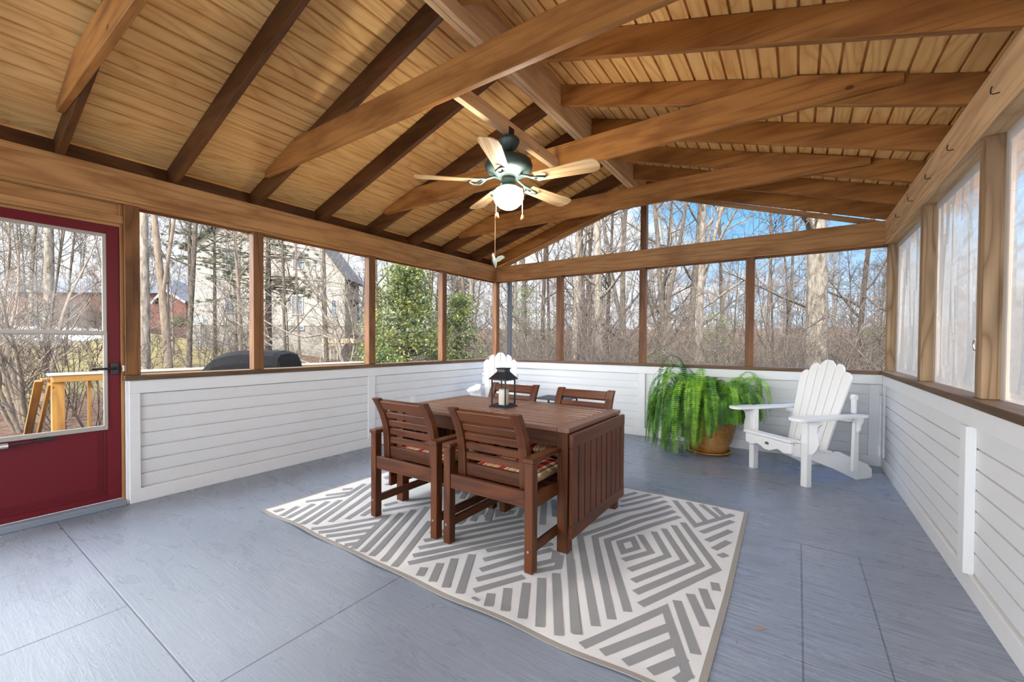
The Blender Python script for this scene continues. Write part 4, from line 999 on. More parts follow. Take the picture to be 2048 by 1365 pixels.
for k in range(5):
    a = math.radians(6+72*k); ca, sa = math.cos(a), math.sin(a); Rz = np.array([[ca, -sa, 0], [sa, ca, 0], [0, 0, 1]])
    pt = math.radians(-12); Rx = np.array([[1, 0, 0], [0, math.cos(pt), -math.sin(pt)], [0, math.sin(pt), math.cos(pt)]])
    m = MB(); pl = [(0.20, -0.048), (0.56, -0.068), (0.605, -0.062), (0.625, -0.04), (0.632, 0.0), (0.625, 0.04), (0.605, 0.062), (0.56, 0.068), (0.20, 0.048)]
    Rm = Rz@Rx
    m.prism(pl, Rm@np.array([0, 0, 0.0])+np.array([0, 0, -0.312]), Rm[:, 0], Rm[:, 1], 0.007)
    bl = m.build('blade', MAT['fanwood'], t, bevel=0.002)
    m = MB(); w_ = lambda v: tuple(Rz@np.array(v))
    m.tube([w_((0.07, 0, -0.268)), w_((0.12, 0, -0.285)), w_((0.17, 0, -0.303)), w_((0.21, 0, -0.317))], 0.009, 8)
    for sd in (-1, 1): m.tube([w_((0.15, 0, -0.298)), w_((0.19, sd*0.032, -0.316+sd*0.006)), w_((0.235, sd*0.036, -0.318+sd*0.007)), w_((0.265, sd*0.012, -0.319+sd*.003)), w_((0.27, 0, -0.319))], 0.007, 6)
    m.build('blade_iron', MAT['verd'], bl, smooth=True)
fob = plain('orange_wooden_fob', s2l(186, 104, 44), 0.5)
ra = RT[:2]
for s_, z0, z1 in ((-0.085, -0.345, -0.53), (0.095, -0.345, -0.54)):
    q = np.array([ra[0]*s_, ra[1]*s_]); m = MB(); m.tube([(q[0]*0.6, q[1]*0.6, z0), (q[0], q[1], z0-0.01), (q[0], q[1], z1)], 0.0022, 5); c_ = m.build('pull_chain', MAT['silver'], t)
    m = MB(); m.lathe([(0, 0.012), (0.005, 0.01), (0.011, -0.012), (0.013, -0.022), (0.006, -0.028), (0, -0.028)], 12, (q[0]+(0.012 if s_ < 0 else 0), q[1], z1)); m.build('fob', fob, c_, smooth=True)
# carved bird on a long cord
q = np.array([FX, FY])+ra*(-0.090)
t = thing('bird_ornament', 'small pale bird ornament hanging on a cord from the fan', 'ornament', (q[0], q[1], 1.76))
bm = plain('pale_green_white_glaze', s2l(186, 194, 176), 0.5, vary=0.25)
m = MB(); m.tube([(0, 0, 0.02), (0, 0, 0.315)], 0.0022, 5); m.build('cord', plain('tan_cord', s2l(196, 150, 110), 0.8), t)
rv = np.array([RT[0], RT[1], 0]); dv = np.array([F2[0], F2[1], 0]); V = lambda a, b, c=0: tuple(rv*a+np.array([0, 0, b])+dv*c)
m = MB(); m.tube([V(-0.012, 0.048), V(-0.014, 0.034), V(-0.010, 0.022), V(-0.004, 0.0), V(0.003, -0.022), V(0.006, -0.042), V(0.006, -0.052)], [0.003, 0.009, 0.008, 0.014, 0.012, 0.006, 0.002], 12); m.build('body', bm, t, smooth=True)
m = MB(); m.tube([V(-0.016, 0.040), V(-0.012, 0.06)], [0.003, 0.0008], 6); m.build('beak', MAT['black'], t)
for c_ in (-0.01, 0.012):
    m = MB(); pl = [(0, 0), (0.02, 0.022), (0.05, 0.028), (0.068, 0.018), (0.05, 0.008), (0.03, -0.008), (0.005, -0.014)]
    m.prism(pl, V(0.002, 0.004, c_), tuple(rv*0.96+dv*c_*10), (0, 0, 1), 0.002); m.build('wing', bm, t)

# ------------------------------------------------------------------ small fittings
def outlet(loc, rz, lb):
    t = thing('outlet', lb, 'outlet', loc, rz, 'white power outlets low on the panelling')
    m = MB(); m.bx(-0.037, 0.037, -0.006, 0.0, -0.058, 0.058); m.build('cover_plate', MAT['outlet'], t, bevel=0.002)
    for z in (-0.022, 0.022):
        m = MB(); m.lathe([(0, 0), (0.015, 0), (0.015, 0.002), (0, 0.002)], 16); s_ = m.build('socket', MAT['outlet'], t); s_.rotation_euler = (PI/2, 0, 0); s_.location = (0, -0.006, z)
        m = MB(); m.bx(-0.007, -0.005, -0.0095, -0.008, z-0.005, z+0.005); m.bx(0.005, 0.007, -0.0095, -0.008, z-0.005, z+0.005); m.build('slot', MAT['black'], t)
outlet((-0.018, -1.76, 0.455), PI/2, 'white power outlet low on the door wall behind the near dining chair')
outlet((0.52, 0.018, 0.42), 0, 'white power outlet low on the gable wall seen through the far chair back')
iron = plain('dark_rusty_wire', s2l(60, 48, 40), 0.6, 0.5)
hk = None
for i, y in enumerate((-0.69, -1.17, -1.68, -2.16, -2.79)):
    if hk is None:
        m = MB(); m.tube([(W+0.003, 0, 0), (W-0.02, 0, -0.001), (W-0.028, -0.004, 0.002), (W-0.03, -0.012, 0.016), (W-0.027, -0.016, 0.026)], 0.0025, 6); hk = m.build('hook', iron, origin=(W, 0, 0), smooth=True); o = hk
    else: o = dup(hk)
    o.location = (W, y, 2.275)
    tag(o, 'small rusty wire hook in the weathered beam, %s from the gable corner' % ORD[i], 'hook', 'wire hooks along the weathered beam')
m = MB(); x0, y0, z0 = XR+0.03, -2.463, 1.19
pts = [(x0, y0, z0), (x0, y0+0.05, z0), (x0-0.003, y0+0.075, z0-0.004)]+[(x0-0.006, y0+0.102+0.026*math.sin(a), z0+0.012-0.028*math.cos(a)) for a in [math.radians(d_) for d_ in (-20, 20, 60, 100, 140, 175)]]
m.tube(pts, 0.0038, 8); tag(m.build('screw_hook', MAT['silver'], origin=(x0, y0, z0), smooth=True), 'large open steel screw hook in the side of the weathered post', 'hook')
# small slatted stand by the gable wall
t = thing('slatted_stand', 'small black slatted metal stand behind the far dining chairs', 'stand', (1.36, -0.50, 0))
dk = plain('charcoal_metal', s2l(52, 56, 60), 0.45, 0.4)
m = MB()
for i in range(9): m.bx(-0.23, 0.23, -0.2+i*0.047, -0.175+i*0.047, 0.458, 0.47, 0)
m.build('top', dk, t)
m = MB()
for i in range(9): m.bx(-0.21, 0.21, -0.19+i*0.045, -0.17+i*0.045, 0.36, 0.37, 0)
m.bx(-0.22, 0.22, -0.205, -0.19, 0.41, 0.425, 0); m.bx(-0.22, 0.22, -0.205, -0.19, 0.352, 0.362, 0); m.bx(-0.22, 0.22, 0.19, 0.205, 0.41, 0.425, 0)
m.build('shelf', dk, t)
for a in (-1, 1):
    for b_ in (-1, 1): m = MB(); m.bx(a*0.215-0.01, a*0.215+0.01, b_*0.19-0.01, b_*0.19+0.01, 0, 0.457, 2); m.build('leg', dk, t)

# dry leaf scraps on the floor
dl = plain('dry_brown_leaf', s2l(176, 124, 60), 0.8)
for i, (x, y, a_, lb) in enumerate([(3.905, -3.40, 0.4, 'curled dry brown leaf scrap on the floor beside the rug edge'), (3.83, -3.55, 1.6, 'thin dry stem scrap on the floor beside the rug edge'), (3.02, -0.86, 0.9, 'tiny yellow leaf scrap on the floor in front of the fern pot')]):
    m = MB(); q = 0.020 if i == 0 else 0.014; t_ = 0.35 if i != 1 else 0.14
    m.poly([(-q, 0, 0.004), (-q*.2, -q*t_, 0.001), (q, 0, 0.005), (0, q*t_, 0.002)]); m.poly([(-q, 0, 0.0045), (-q*.2, -q*t_, 0.0015), (q, 0, 0.0055), (0, q*t_, 0.0025)])
    o = m.build('dry_leaf', dl); o.location = (x, y, 0); o.rotation_euler = (0, 0, a_); tag(o, lb, 'leaf', 'leaf scraps on the floor')

# ================================================================== outdoors
def interp(x, xs, ys): return float(np.interp(x, xs, ys))
def ground_z(x, y):
    dx, dy = x-CAM[0], y-CAM[1]; r = math.hypot(dx, dy)
    a = math.atan2(dx*R2[0]+dy*R2[1], dx*F2[0]+dy*F2[1])
    zl = interp(r, [0, 7, 14, 26, 40, 46, 56, 75, 200], [-1.1, -1.0, -0.5, 0.35, 0.95, 1.3, 2.6, 3.2, 6.0])
    zm = interp(r, [0, 7, 14, 30, 38, 60, 200], [-1.3, -1.25, -1.1, -0.5, -0.2, 0.2, 5.0])
    zr = interp(r, [0, 7, 20, 40, 75, 110, 200], [-1.5, -1.5, -2.1, -2.3, -2.2, -0.5, 9.0])
    zb = -1.2
    z = interp(a, [-PI, -1.5, -0.80, -0.42, -0.05, 1.2, 1.9, PI], [zb, zb, zl, zm, zr, zr, zb, zb])
    z += 0.10*math.sin(x*0.31+1)*math.cos(y*0.27)+0.05*math.sin(x*0.9+y*0.7)
    return z
def ground():
    m = MB(); ra = [0, 3, 5, 7, 9, 11, 13, 16, 19, 22, 26, 30, 34, 38, 42, 47, 52, 58, 66, 76, 90, 110, 140, 180, 240]; na = 96
    P = []
    for r in ra:
        row = []
        for k in range(na):
            a = 2*PI*k/na; x = CAM[0]+r*math.cos(a); y = CAM[1]+r*math.sin(a); row.append((x, y, ground_z(x, y)))
        P.append(row)
    for i in range(len(ra)-1):
        for k in range(na):
            q = (k+1) % na
            m.poly([P[i][k], P[i+1][k], P[i+1][q], P[i][q]] if i else [P[0][k], P[1][k], P[1][q]])
    mm, nt, b, o = new_mat('leaf_litter_and_lawn'); tcn = N(nt, 'ShaderNodeTexCoord'); ob = tcn.outputs['Object']
    n1 = noise(nt, ob, 9.0, 6.0, 0.7); n2 = noise(nt, ob, 0.16, 4.0, 0.6); n3 = noise(nt, ob, 2.2, 5.0, 0.65)
    litter = ramp(nt, n1, [(0.3, s2l(58, 40, 30)), (0.48, s2l(120, 88, 68)), (0.62, s2l(150, 122, 100)), (0.75, s2l(176, 152, 130))])
    grass = ramp(nt, n3, [(0.3, s2l(110, 104, 60)), (0.5, s2l(160, 142, 92)), (0.7, s2l(186, 168, 116))])
    sp = N(nt, 'ShaderNodeSeparateXYZ'); L(nt, ob, sp.inputs[0])
    # mown grass only on the house side
    gx = smooth_(nt, math_(nt, 'ADD', sp.outputs[0], math_(nt, 'MULTIPLY', n2, 6.0)), -8.5, -11.5)
    gy = smooth_(nt, math_(nt, 'SUBTRACT', sp.outputs[1], math_(nt, 'MULTIPLY', sp.outputs[0], -0.42)), 1.5, -1.5)
    gm_ = math_(nt, 'MULTIPLY', math_(nt, 'MULTIPLY', gx, gy), smooth_(nt, n2, 0.30, 0.5))
    c = mix_(nt, gm_, litter, grass)
    L(nt, vscale(nt, c, GROUND_K), b.inputs['Base Color']); b.inputs['Roughness'].default_value = 0.95; b.inputs['Specular IOR Level'].default_value = 0.1
    bump(nt, b, n1, 0.8, 0.06)
    struct(m.build('ground', mm, smooth=True))
def vscale(nt, c, k):
    n = N(nt, 'ShaderNodeVectorMath', operation='SCALE'); L(nt, c, n.inputs[0]); n.inputs['Scale'].default_value = k; return n.outputs[0]
ground()
snow_m = plain('old_snow', tuple(c*0.75 for c in s2l(240, 242, 248)), 0.6, bumps=(6, 0.3, 0.05))
def snow(name, px0, px1, r0, r1, label, seed):
    rg = np.random.default_rng(seed); m = MB(); n = 40; k = 6; rows = []
    for i in range(n+1):
        px = px0+(px1-px0)*i/n; t_ = (px-1024)/F_PX
        w0 = r0+1.6*math.sin(i*0.7+seed)*0.5+rg.random()*0.8; w1 = r1+1.2*math.sin(i*0.5+2*seed)+rg.random()*0.9
        e = math.sin(PI*i/n)**0.4; mid = (w0+w1)/2; w0 = mid+(w0-mid)*e; w1 = mid+(w1-mid)*e; row = []
        for j in range(k+1):
            d = w0+(w1-w0)*j/k; q = CAM[:2]+F2*d+R2*d*t_; hgt = 0.02+0.10*math.sin(PI*j/k)*e
            row.append((q[0], q[1], ground_z(q[0], q[1])+hgt if 0 < j < k else ground_z(q[0], q[1])-0.03))
        rows.append(row)
    for i in range(n):
        for j in range(k): m.poly([rows[i][j], rows[i+1][j], rows[i+1][j+1], rows[i][j+1]])
    o = m.build(name, snow_m, smooth=True); tag(o, label, 'snow', kind='stuff')
snow('snow_patch', -120, 232, 29.5, 39, 'long patch of old snow on the lawn seen through the door glass', 1)
def bounce_snow():  # unseen snow added to bounce light up to the ceiling
    m = MB()
    for i in range(16):
        for j in range(12):
            q = [(-14+2*(i+a), -10.4-2.2*(j+b)) for a, b in ((0, 0), (1, 0), (1, 1), (0, 1))]; m.poly([(x, y, ground_z(x, y)+0.06+0.04*math.sin(x)*math.cos(y)) for x, y in q])
    tag(m.build('snow_patch', snow_m, smooth=True), 'unseen snow field added behind the porch as a bounce reflector', 'snow', kind='stuff')
bounce_snow()
snow('snow_patch', 1410, 1610, 60, 63, 'thin strip of snow on the forest floor beyond the potted fern', 2)
snow('snow_patch', 1615, 1690, 57, 60, 'small snow strip on the forest floor behind the thick pale trunk', 3)

# ------------------------------------------------------------------ deck, railing, grill
DZ = -0.15
t = thing('deck', 'treated pine deck outside the burgundy door', 'deck', (-2.5, -2.5, DZ)); 
m = MB()
for i in range(34): m.bx(-4.9+i*0.141, -4.9+i*0.141+0.135, -6.2, 1.9, DZ-0.035, DZ, 1)
o = m.build('boards', MAT['decking'], t, origin=(-2.5, -2.5, DZ)); o.location = (0, 0, 0)
m = MB(); m.bx(-4.92, -4.88, -6.2, 1.9, DZ-0.25, DZ-0.036, 1); m.bx(-4.88, -0.15, -6.2, -6.16, DZ-0.25, DZ-0.036, 0); m.bx(-4.88, -0.15, 1.86, 1.9, DZ-0.25, DZ-0.036, 0); o = m.build('rim_joist', MAT['decking'], t, origin=(-2.5, -2.5, DZ)); o.location = (0, 0, 0)
for x in (-4.8, -2.4, -0.3):
    for y in (-6.0, -2.2, 1.7):
        m = MB(); m.bx(x-0.045, x+0.045, y-0.045, y+0.045, ground_z(x, y)-0.2, DZ-0.251, 2); o = m.build('leg', MAT['decking'], t, origin=(-2.5, -2.5, DZ)); o.location = (0, 0, 0)
RX, RZ = -4.83, 0.716
t = thing('deck_railing', 'yellow pine deck railing with a bleached white cap beyond the screens', 'railing', (RX, -1.2, DZ))
def rp(mb, n, mat='decking', bev=0.003):
    o = mb.build(n, MAT[mat], t, origin=(RX, -1.2, DZ), bevel=bev); o.location = (0, 0, 0); return o
m = MB(); m.bx(RX-0.13, RX+0.075, -4.24, 1.88, RZ-0.03, RZ, 1); rp(m, 'cap', 'railcap')
m = MB(); m.bx(RX-0.084, RX+0.019, -4.20, 1.86, RZ-0.125, RZ-0.0315, 1)
m = MB(); m.bx(RX+0.02, RX+0.058, -4.20, 1.86, RZ-0.125, RZ-0.031, 1); rp(m, 'top_rail')
for y in (-4.12, -2.1, 0.0, 1.78):
    m = MB(); m.bx(RX-0.084, RX+0.018, y-0.085, y+0.045, DZ+0.001, RZ-0.031, 2); rp(m, 'post')
y = -3.80
while y < 1.7:
    if all(abs(y-q) > 0.1 for q in (-4.12, -2.1, 0.0, 1.78)):
        m = MB(); m.bx(RX-0.122, RX-0.085, y-0.019, y+0.019, DZ-0.24, RZ-0.031, 2); rp(m, 'baluster')
    y += 0.235
t = thing('stair_railing', 'weathered sloping stair handrail leaving the deck beside the end post of the railing', 'railing', (RX-0.1, -4.2, RZ))
def sp_(mb, n, mat='decking'):
    o = mb.build(n, MAT[mat], t, origin=(RX-0.1, -4.2, RZ), bevel=0.003); o.location = (0, 0, 0)
m = MB(); m.beam((RX-0.08, -4.21, RZ-0.14), (RX-1.5, -4.21, RZ-1.42), 0.04, 0.09); sp_(m, 'handrail')
m = MB(); m.beam((RX-0.10, -4.31, RZ-0.10), (RX-1.55, -4.31, RZ-1.40), 0.09, 0.035); sp_(m, 'cap_rail')
m = MB(); m.bx(RX-1.52, RX-1.43, -4.29, -4.23, ground_z(RX-1.47, -4.25)-0.1, RZ-1.27, 2); sp_(m, 'newel_post')
m = MB(); m.bx(RX-0.165, RX-0.08, -4.29, -4.165, RZ-0.10, RZ-0.07, 1); sp_(m, 'bracket')
# covered grill
def grill():
    c = at(508, 720, 5.6); cx0, cy0 = c[0], c[1]; a_ = math.atan2(R2[1], R2[0])
    t = thing('covered_grill', 'barbecue grill under a black fabric cover on the deck', 'grill', (cx0, cy0, DZ), a_)
    prof = [(-0.58, 0.0), (-0.57, 0.80), (-0.56, 0.94), (-0.47, 1.06), (-0.36, 1.16), (-0.22, 1.215), (-0.05, 1.235), (0.20, 1.235), (0.40, 1.225), (0.47, 1.19), (0.50, 1.10), (0.53, 0.95), (0.53, 0.0)]
    ys = [-0.30, -0.27, -0.20, 0.0, 0.20, 0.27, 0.30]; sh = [0.86, 0.95, 0.99, 1.0, 0.99, 0.95, 0.86]
    m = MB(); rows = [[(x*(0.96+0.04*s_), y, max(0.02, z*s_)+0.006*math.sin(x*19+y*13)) for x, z in prof] for y, s_ in zip(ys, sh)]
    for i in range(len(ys)-1):
        for k in range(len(prof)-1): m.poly([rows[i][k], rows[i+1][k], rows[i+1][k+1], rows[i][k+1]])
    m.poly(rows[0]); m.poly(rows[-1])
    cv = plain('black_grill_cover', s2l(12, 12, 13), 0.8, bumps=(7, 0.6, 0.03), spec=0.08); m.build('cover', cv, t, smooth=True)
    for x in (-0.45, 0.42):
        m = MB(); m.bx(x-0.03, x+0.03, -0.2, 0.2, 0, 0.06); m.build('foot', MAT['black'], t)
grill()
# downpipe outside the corner post
m = MB(); m.bx(0.10, 0.155, 0.16, 0.22, ground_z(0.1, 0.2), 2.45, 2); tag(m.build('downpipe', plain('grey_downpipe', s2l(66, 66, 68), 0.6), origin=(0.13, 0.19, 0)), 'grey downpipe outside the corner where the door wall meets the gable wall', 'pipe')

# ------------------------------------------------------------------ houses
MAT['shingle'] = plain('slate_grey_shingles', tuple(c*HOUSE_K for c in s2l(120, 128, 144)), 0.85, bumps=(20, 0.4, 0.02), vary=0.2)
MAT['dkshingle'] = plain('brown_shingles', tuple(c*HOUSE_K for c in s2l(104, 96, 84)), 0.85, bumps=(20, 0.4, 0.02), vary=0.2)
MAT['siding'] = plain('cream_siding', tuple(c*HOUSE_K for c in s2l(236, 224, 200)), 0.6, vary=0.03)
MAT['hwhite'] = plain('white_house_trim', tuple(c*HOUSE_K for c in s2l(240, 240, 236)), 0.5)
MAT['found'] = plain('painted_block_foundation', tuple(c*HOUSE_K for c in s2l(214, 202, 182)), 0.8, bumps=(5, 0.2, 0.02), vary=0.05)
MAT['hpane'] = plain('dark_window_glass', s2l(52, 60, 68), 0.12, vary=0.3)
def brick(name, c1, c2, mortar, sc_):
    m, nt, b, o = new_mat(name); tcn = N(nt, 'ShaderNodeTexCoord'); br = N(nt, 'ShaderNodeTexBrick')
    k = HOUSE_K
    br.inputs['Color1'].default_value = tuple(c*k for c in c1)+(1,); br.inputs['Color2'].default_value = tuple(c*k for c in c2)+(1,); br.inputs['Mortar'].default_value = tuple(c*k for c in mortar)+(1,)
    br.inputs['Scale'].default_value = sc_; br.inputs['Mortar Size'].default_value = 0.012; L(nt, tcn.outputs['UV'], br.inputs['Vector'])
    L(nt, br.outputs[0], b.inputs['Base Color']); b.inputs['Roughness'].default_value = 0.9; return m
MAT['brick'] = brick('orange_red_brick', s2l(196, 110, 80), s2l(166, 84, 62), s2l(196, 176, 160), 2.2)
MAT['dbrick'] = brick('dark_red_brick', s2l(128, 70, 58), s2l(100, 54, 46), s2l(140, 120, 108), 2.2)
RV = np.array([R2[0], R2[1], 0]); FV = np.array([F2[0], F2[1], 0]); ZV = np.array([0, 0, 1.0])
class Frame:
    """house-local builder: u to the right, v away, z up, from a corner at depth D"""
    def __init__(s, px, D): s.o = at(px, 686, D)*np.array([1, 1, 0]); s.D = D; s.px = px
    def P(s, u, v, z): return s.o+RV*u+FV*v+ZV*z
    def u(s, px): return (px-s.px)*s.D/F_PX
    def z(s, py): return 1.2+(686-py)*s.D/F_PX
    def box(s, m, u0, u1, v0, v1, z0, z1, g=None):
        m.box(s.P((u0+u1)/2, (v0+v1)/2, (z0+z1)/2), (u1-u0, v1-v0, z1-z0), np.stack([RV, FV, ZV], 1), g)
def house_window(fr, t, org, u0, u1, z0, z1, v, cols=3, rows=4, wt=0.09):
    m = MB(); fr.box(m, u0-wt, u0, v-0.05, v+0.02, z0-wt, z1+wt); fr.box(m, u1, u1+wt, v-0.05, v+0.02, z0-wt, z1+wt)
    fr.box(m, u0, u1, v-0.05, v+0.02, z1, z1+wt); fr.box(m, u0-0.05, u1+0.05, v-0.08, v+0.02, z0-wt, z0)
    f = m.build('window', MAT['hwhite'], t, origin=org); f.location = (0, 0, 0)
    m = MB(); fr.box(m, u0, u1, v-0.005, v+0.01, z0, z1); g_ = m.build('pane', MAT['hpane'], f, origin=org); g_.location = (0, 0, 0)
    m = MB()
    for i in range(1, cols): q = u0+(u1-u0)*i/cols; fr.box(m, q-0.012, q+0.012, v-0.02, v-0.006, z0, z1)
    for j in range(1, rows):
        q = z0+(z1-z0)*j/rows; w_ = 0.03 if j*2 == rows else 0.012; fr.box(m, u0, u1, v-0.022, v-0.006, q-w_, q+w_)
    if len(m.v): g_ = m.build('muntins', MAT['hwhite'], f, origin=org); g_.location = (0, 0, 0)
def beige_house():
    fr = Frame(382, 35); org = tuple(fr.P(0, 0, 0)); t = thing('house', 'two-storey cream sided house beyond the trees on the door side', 'house', org)
    def part(m, n, mat, par=None): o = m.build(n, MAT[mat], par or t, origin=org); o.location = (0, 0, 0); return o
    U1 = fr.u(690); zf = fr.z(653); zr_ = fr.z(556); zl_ = fr.z(497)
    up = fr.u(557); zp = fr.z(380)
    top = lambda u: interp(u, [0, up, U1], [zl_, zp, zr_])
    m = MB(); fr.box(m, 0.03, U1-0.05, 0.03, 3.2, -3.0, zf, 0); part(m, 'foundation', 'found')
    m = MB(); z = zf-0.05; h = 0.115
    while z < zp-0.02:
        z1 = min(z+h, zp)
        def span(zz):
            a = 0.0 if zz <= zl_ else up*(zz-zl_)/(zp-zl_); b = U1 if zz <= zr_ else U1-(U1-up)*(zz-zr_)/(zp-zr_); return a, b
        a0, b0 = span(z); a1, b1 = span(z1)
        m.poly([fr.P(a0, -0.03, z), fr.P(b0, -0.03, z), fr.P(b1, -0.008, z1), fr.P(a1, -0.008, z1)]); m.poly([fr.P(a0, -0.008, z), fr.P(b0, -0.008, z), fr.P(b0, -0.03, z), fr.P(a0, -0.03, z)])
        z = z1
    for u in (0, U1): m.poly([fr.P(u, -0.02, zf), fr.P(u, 3.2, zf), fr.P(u, 3.2, top(u)), fr.P(u, -0.02, top(u))])
    m.poly([fr.P(0, 3.2, zf), fr.P(U1, 3.2, zf), fr.P(U1, 3.2, zr_), fr.P(up, 3.2, zp), fr.P(0, 3.2, zl_)])
    part(m, 'siding', 'siding')
    m = MB()
    sl_ = (zp-zl_)/up; sr_ = (zp-zr_)/(U1-up)
    for (ua, za, ub, zb_) in ((-0.6, zl_-0.6*sl_, up, zp), (up, zp, U1+0.4, zr_-0.4*sr_)):
        q = [fr.P(ua, -0.5, za+0.05), fr.P(ub, -0.5, zb_+0.05), fr.P(ub, 3.6, zb_+0.05), fr.P(ua, 3.6, za+0.05)]; m.poly(q); m.poly([p+ZV*0.18 for p in q]); m.poly([q[0], q[1], q[1]+ZV*.18, q[0]+ZV*.18]); m.poly([q[0], q[3], q[3]+ZV*.18, q[0]+ZV*.18])
    part(m, 'roof', 'dkshingle')
    for px0, px1, y0, y1 in ((452, 471, 595, 629), (586, 605, 596, 631), (665, 674, 604, 634)):
        house_window(fr, t, org, fr.u(px0), fr.u(px1), fr.z(y1), fr.z(y0), -0.03, 3 if px1-px0 > 12 else 1)
    house_window(fr, t, org, fr.u(454), fr.u(473), fr.z(540), fr.z(506), -0.03); house_window(fr, t, org, fr.u(588), fr.u(606), fr.z(540), fr.z(507), -0.03)
    house_window(fr, t, org, fr.u(588.5), fr.u(607.5), fr.z(662), fr.z(656.5), 0.0, 2, 1, 0.06)
    m = MB(); m.tube([fr.P(fr.u(411), -0.1, fr.z(655)), fr.P(fr.u(411), -0.1, fr.z(684)), fr.P(fr.u(406), -0.25, fr.z(692))], 0.05, 6); part(m, 'downspout', 'hwhite')
    # side bay and chimney
    m = MB(); ub = fr.u(716); fr.box(m, U1-0.05, ub, 1.6, 5.2, fr.z(672), fr.z(612)); b_ = part(m, 'bay', 'siding')
    m = MB(); q = [fr.P(U1-0.1, 1.2, fr.z(598)), fr.P(ub+0.25, 1.2, fr.z(612)), fr.P(ub+0.25, 5.5, fr.z(612)), fr.P(U1-0.1, 5.5, fr.z(598))]; m.poly(q); m.poly([p+ZV*.15 for p in q]); m.poly([q[0], q[1], q[1]+ZV*.15, q[0]+ZV*.15]); r_ = part(m, 'bay_roof', 'dkshingle', b_)
    house_window(fr, t, org, fr.u(700), fr.u(707), fr.z(642), fr.z(614), 1.6, 1, 2)
    m = MB(); fr.box(m, fr.u(706), fr.u(722), 4.0, 5.6, -1, fr.z(566)); part(m, 'chimney', 'brick')
    m = MB(); fr.box(m, fr.u(704.5), fr.u(723.5), 3.9, 5.7, fr.z(566), fr.z(561)); part(m, 'chimney_cap', 'found')
    # back steps and landing
    m = MB(); 
    for i in range(6): fr.box(m, fr.u(660)+i*0.28, fr.u(660)+i*0.28+0.04, -1.3, -1.26, fr.z(722), fr.z(693))
    fr.box(m, fr.u(658), fr.u(700), -1.32, -1.2, fr.z(694), fr.z(691)); fr.box(m, fr.u(658), fr.u(722), -1.3, 1.0, fr.z(684)-0.2, fr.z(680), 0)
    part(m, 'landing_rail', 'grey_timber')
beige_house()
def brick_house():
    fr = Frame(20, 50); org = tuple(fr.P(0, 0, 0)); t = thing('house', 'single-storey orange brick house with a slate grey roof behind the retaining wall', 'house', org)
    def part(m, n, mat, par=None): o = m.build(n, MAT[mat], par or t, origin=org); o.location = (0, 0, 0); return o
    U1 = fr.u(336); ze = fr.z(592); zb = fr.z(662)
    m = MB(); fr.box(m, 0, U1, 0, 9, zb-1.5, ze, 0); part(m, 'wall', 'brick')
    m = MB(); q = [fr.P(-0.5, -0.6, ze), fr.P(U1+0.5, -0.6, ze), fr.P(U1-2.6, 4.5, fr.z(553)), fr.P(3, 4.5, fr.z(553))]; m.poly(q); q2 = [fr.P(U1+0.5, 9.6, ze), fr.P(-0.5, 9.6, ze)]
    m.poly([q[2], q[3], q2[1], q2[0]]); m.poly([q[1], q2[0], q[2]]); m.poly([q[0], q[3], q2[1]]); m.poly([q[0], q[1], q2[0], q2[1]]); part(m, 'roof', 'shingle')
    # gabled wing
    ua, ub = fr.u(337), fr.u(392); uc = fr.u(356); zp = fr.z(589); zs = fr.z(612)
    m = MB(); pts = [(ua, zb-1.5), (ub, zb-1.5), (ub, fr.z(610)), (uc, zp), (ua, zs)]
    m.prism(pts, fr.P(0, 0.0, 0), RV, ZV, -7.0) if False else m.prism([(p[0], p[1]) for p in pts], fr.P(0, -1.5, 0), RV, ZV, -6.0); part(m, 'wing', 'brick')
    m = MB()
    for a, b in (((ua-0.35, zs-0.25), (uc, zp)), ((uc, zp), (ub+0.3, fr.z(612)-0.1))):
        q = [fr.P(a[0], -2.0, a[1]+0.05), fr.P(b[0], -2.0, b[1]+0.05), fr.P(b[0], 4.5, b[1]+0.05), fr.P(a[0], 4.5, a[1]+0.05)]; m.poly(q); m.poly([p+ZV*.15 for p in q])
    part(m, 'wing_roof', 'shingle')
    m = MB()
    for a, b in (((ua-0.35, zs-0.25), (uc, zp)), ((uc, zp), (ub+0.3, fr.z(612)-0.1))): m.beam(fr.P(a[0], -2.0, a[1]+0.08), fr.P(b[0], -2.0, b[1]+0.08), 0.05, 0.26)
    part(m, 'bargeboard', 'hwhite')
    house_window(fr, t, org, fr.u(142), fr.u(150), fr.z(644), fr.z(616), 0.0, 2, 4); house_window(fr, t, org, fr.u(56), fr.u(100), fr.z(655), fr.z(622), 0.0, 4, 3)
    # arched door light and a lamp on the wing
    m = MB(); uc2 = fr.u(352); m.prism([(0.5*math.cos(a), 0.5*math.sin(a)) for a in [PI*i/12 for i in range(13)]], fr.P(uc2, -1.52, fr.z(622)), RV, ZV, 0.06); part(m, 'fanlight', 'hwhite')
    m = MB(); fr.box(m, uc2-0.45, uc2+0.45, -1.53, -1.50, fr.z(655), fr.z(622)); part(m, 'entrance', 'hpane')
    m = MB(); fr.box(m, fr.u(346), fr.u(348), -1.7, -1.5, fr.z(632), fr.z(626)); part(m, 'wall_lamp', 'black')
brick_house()
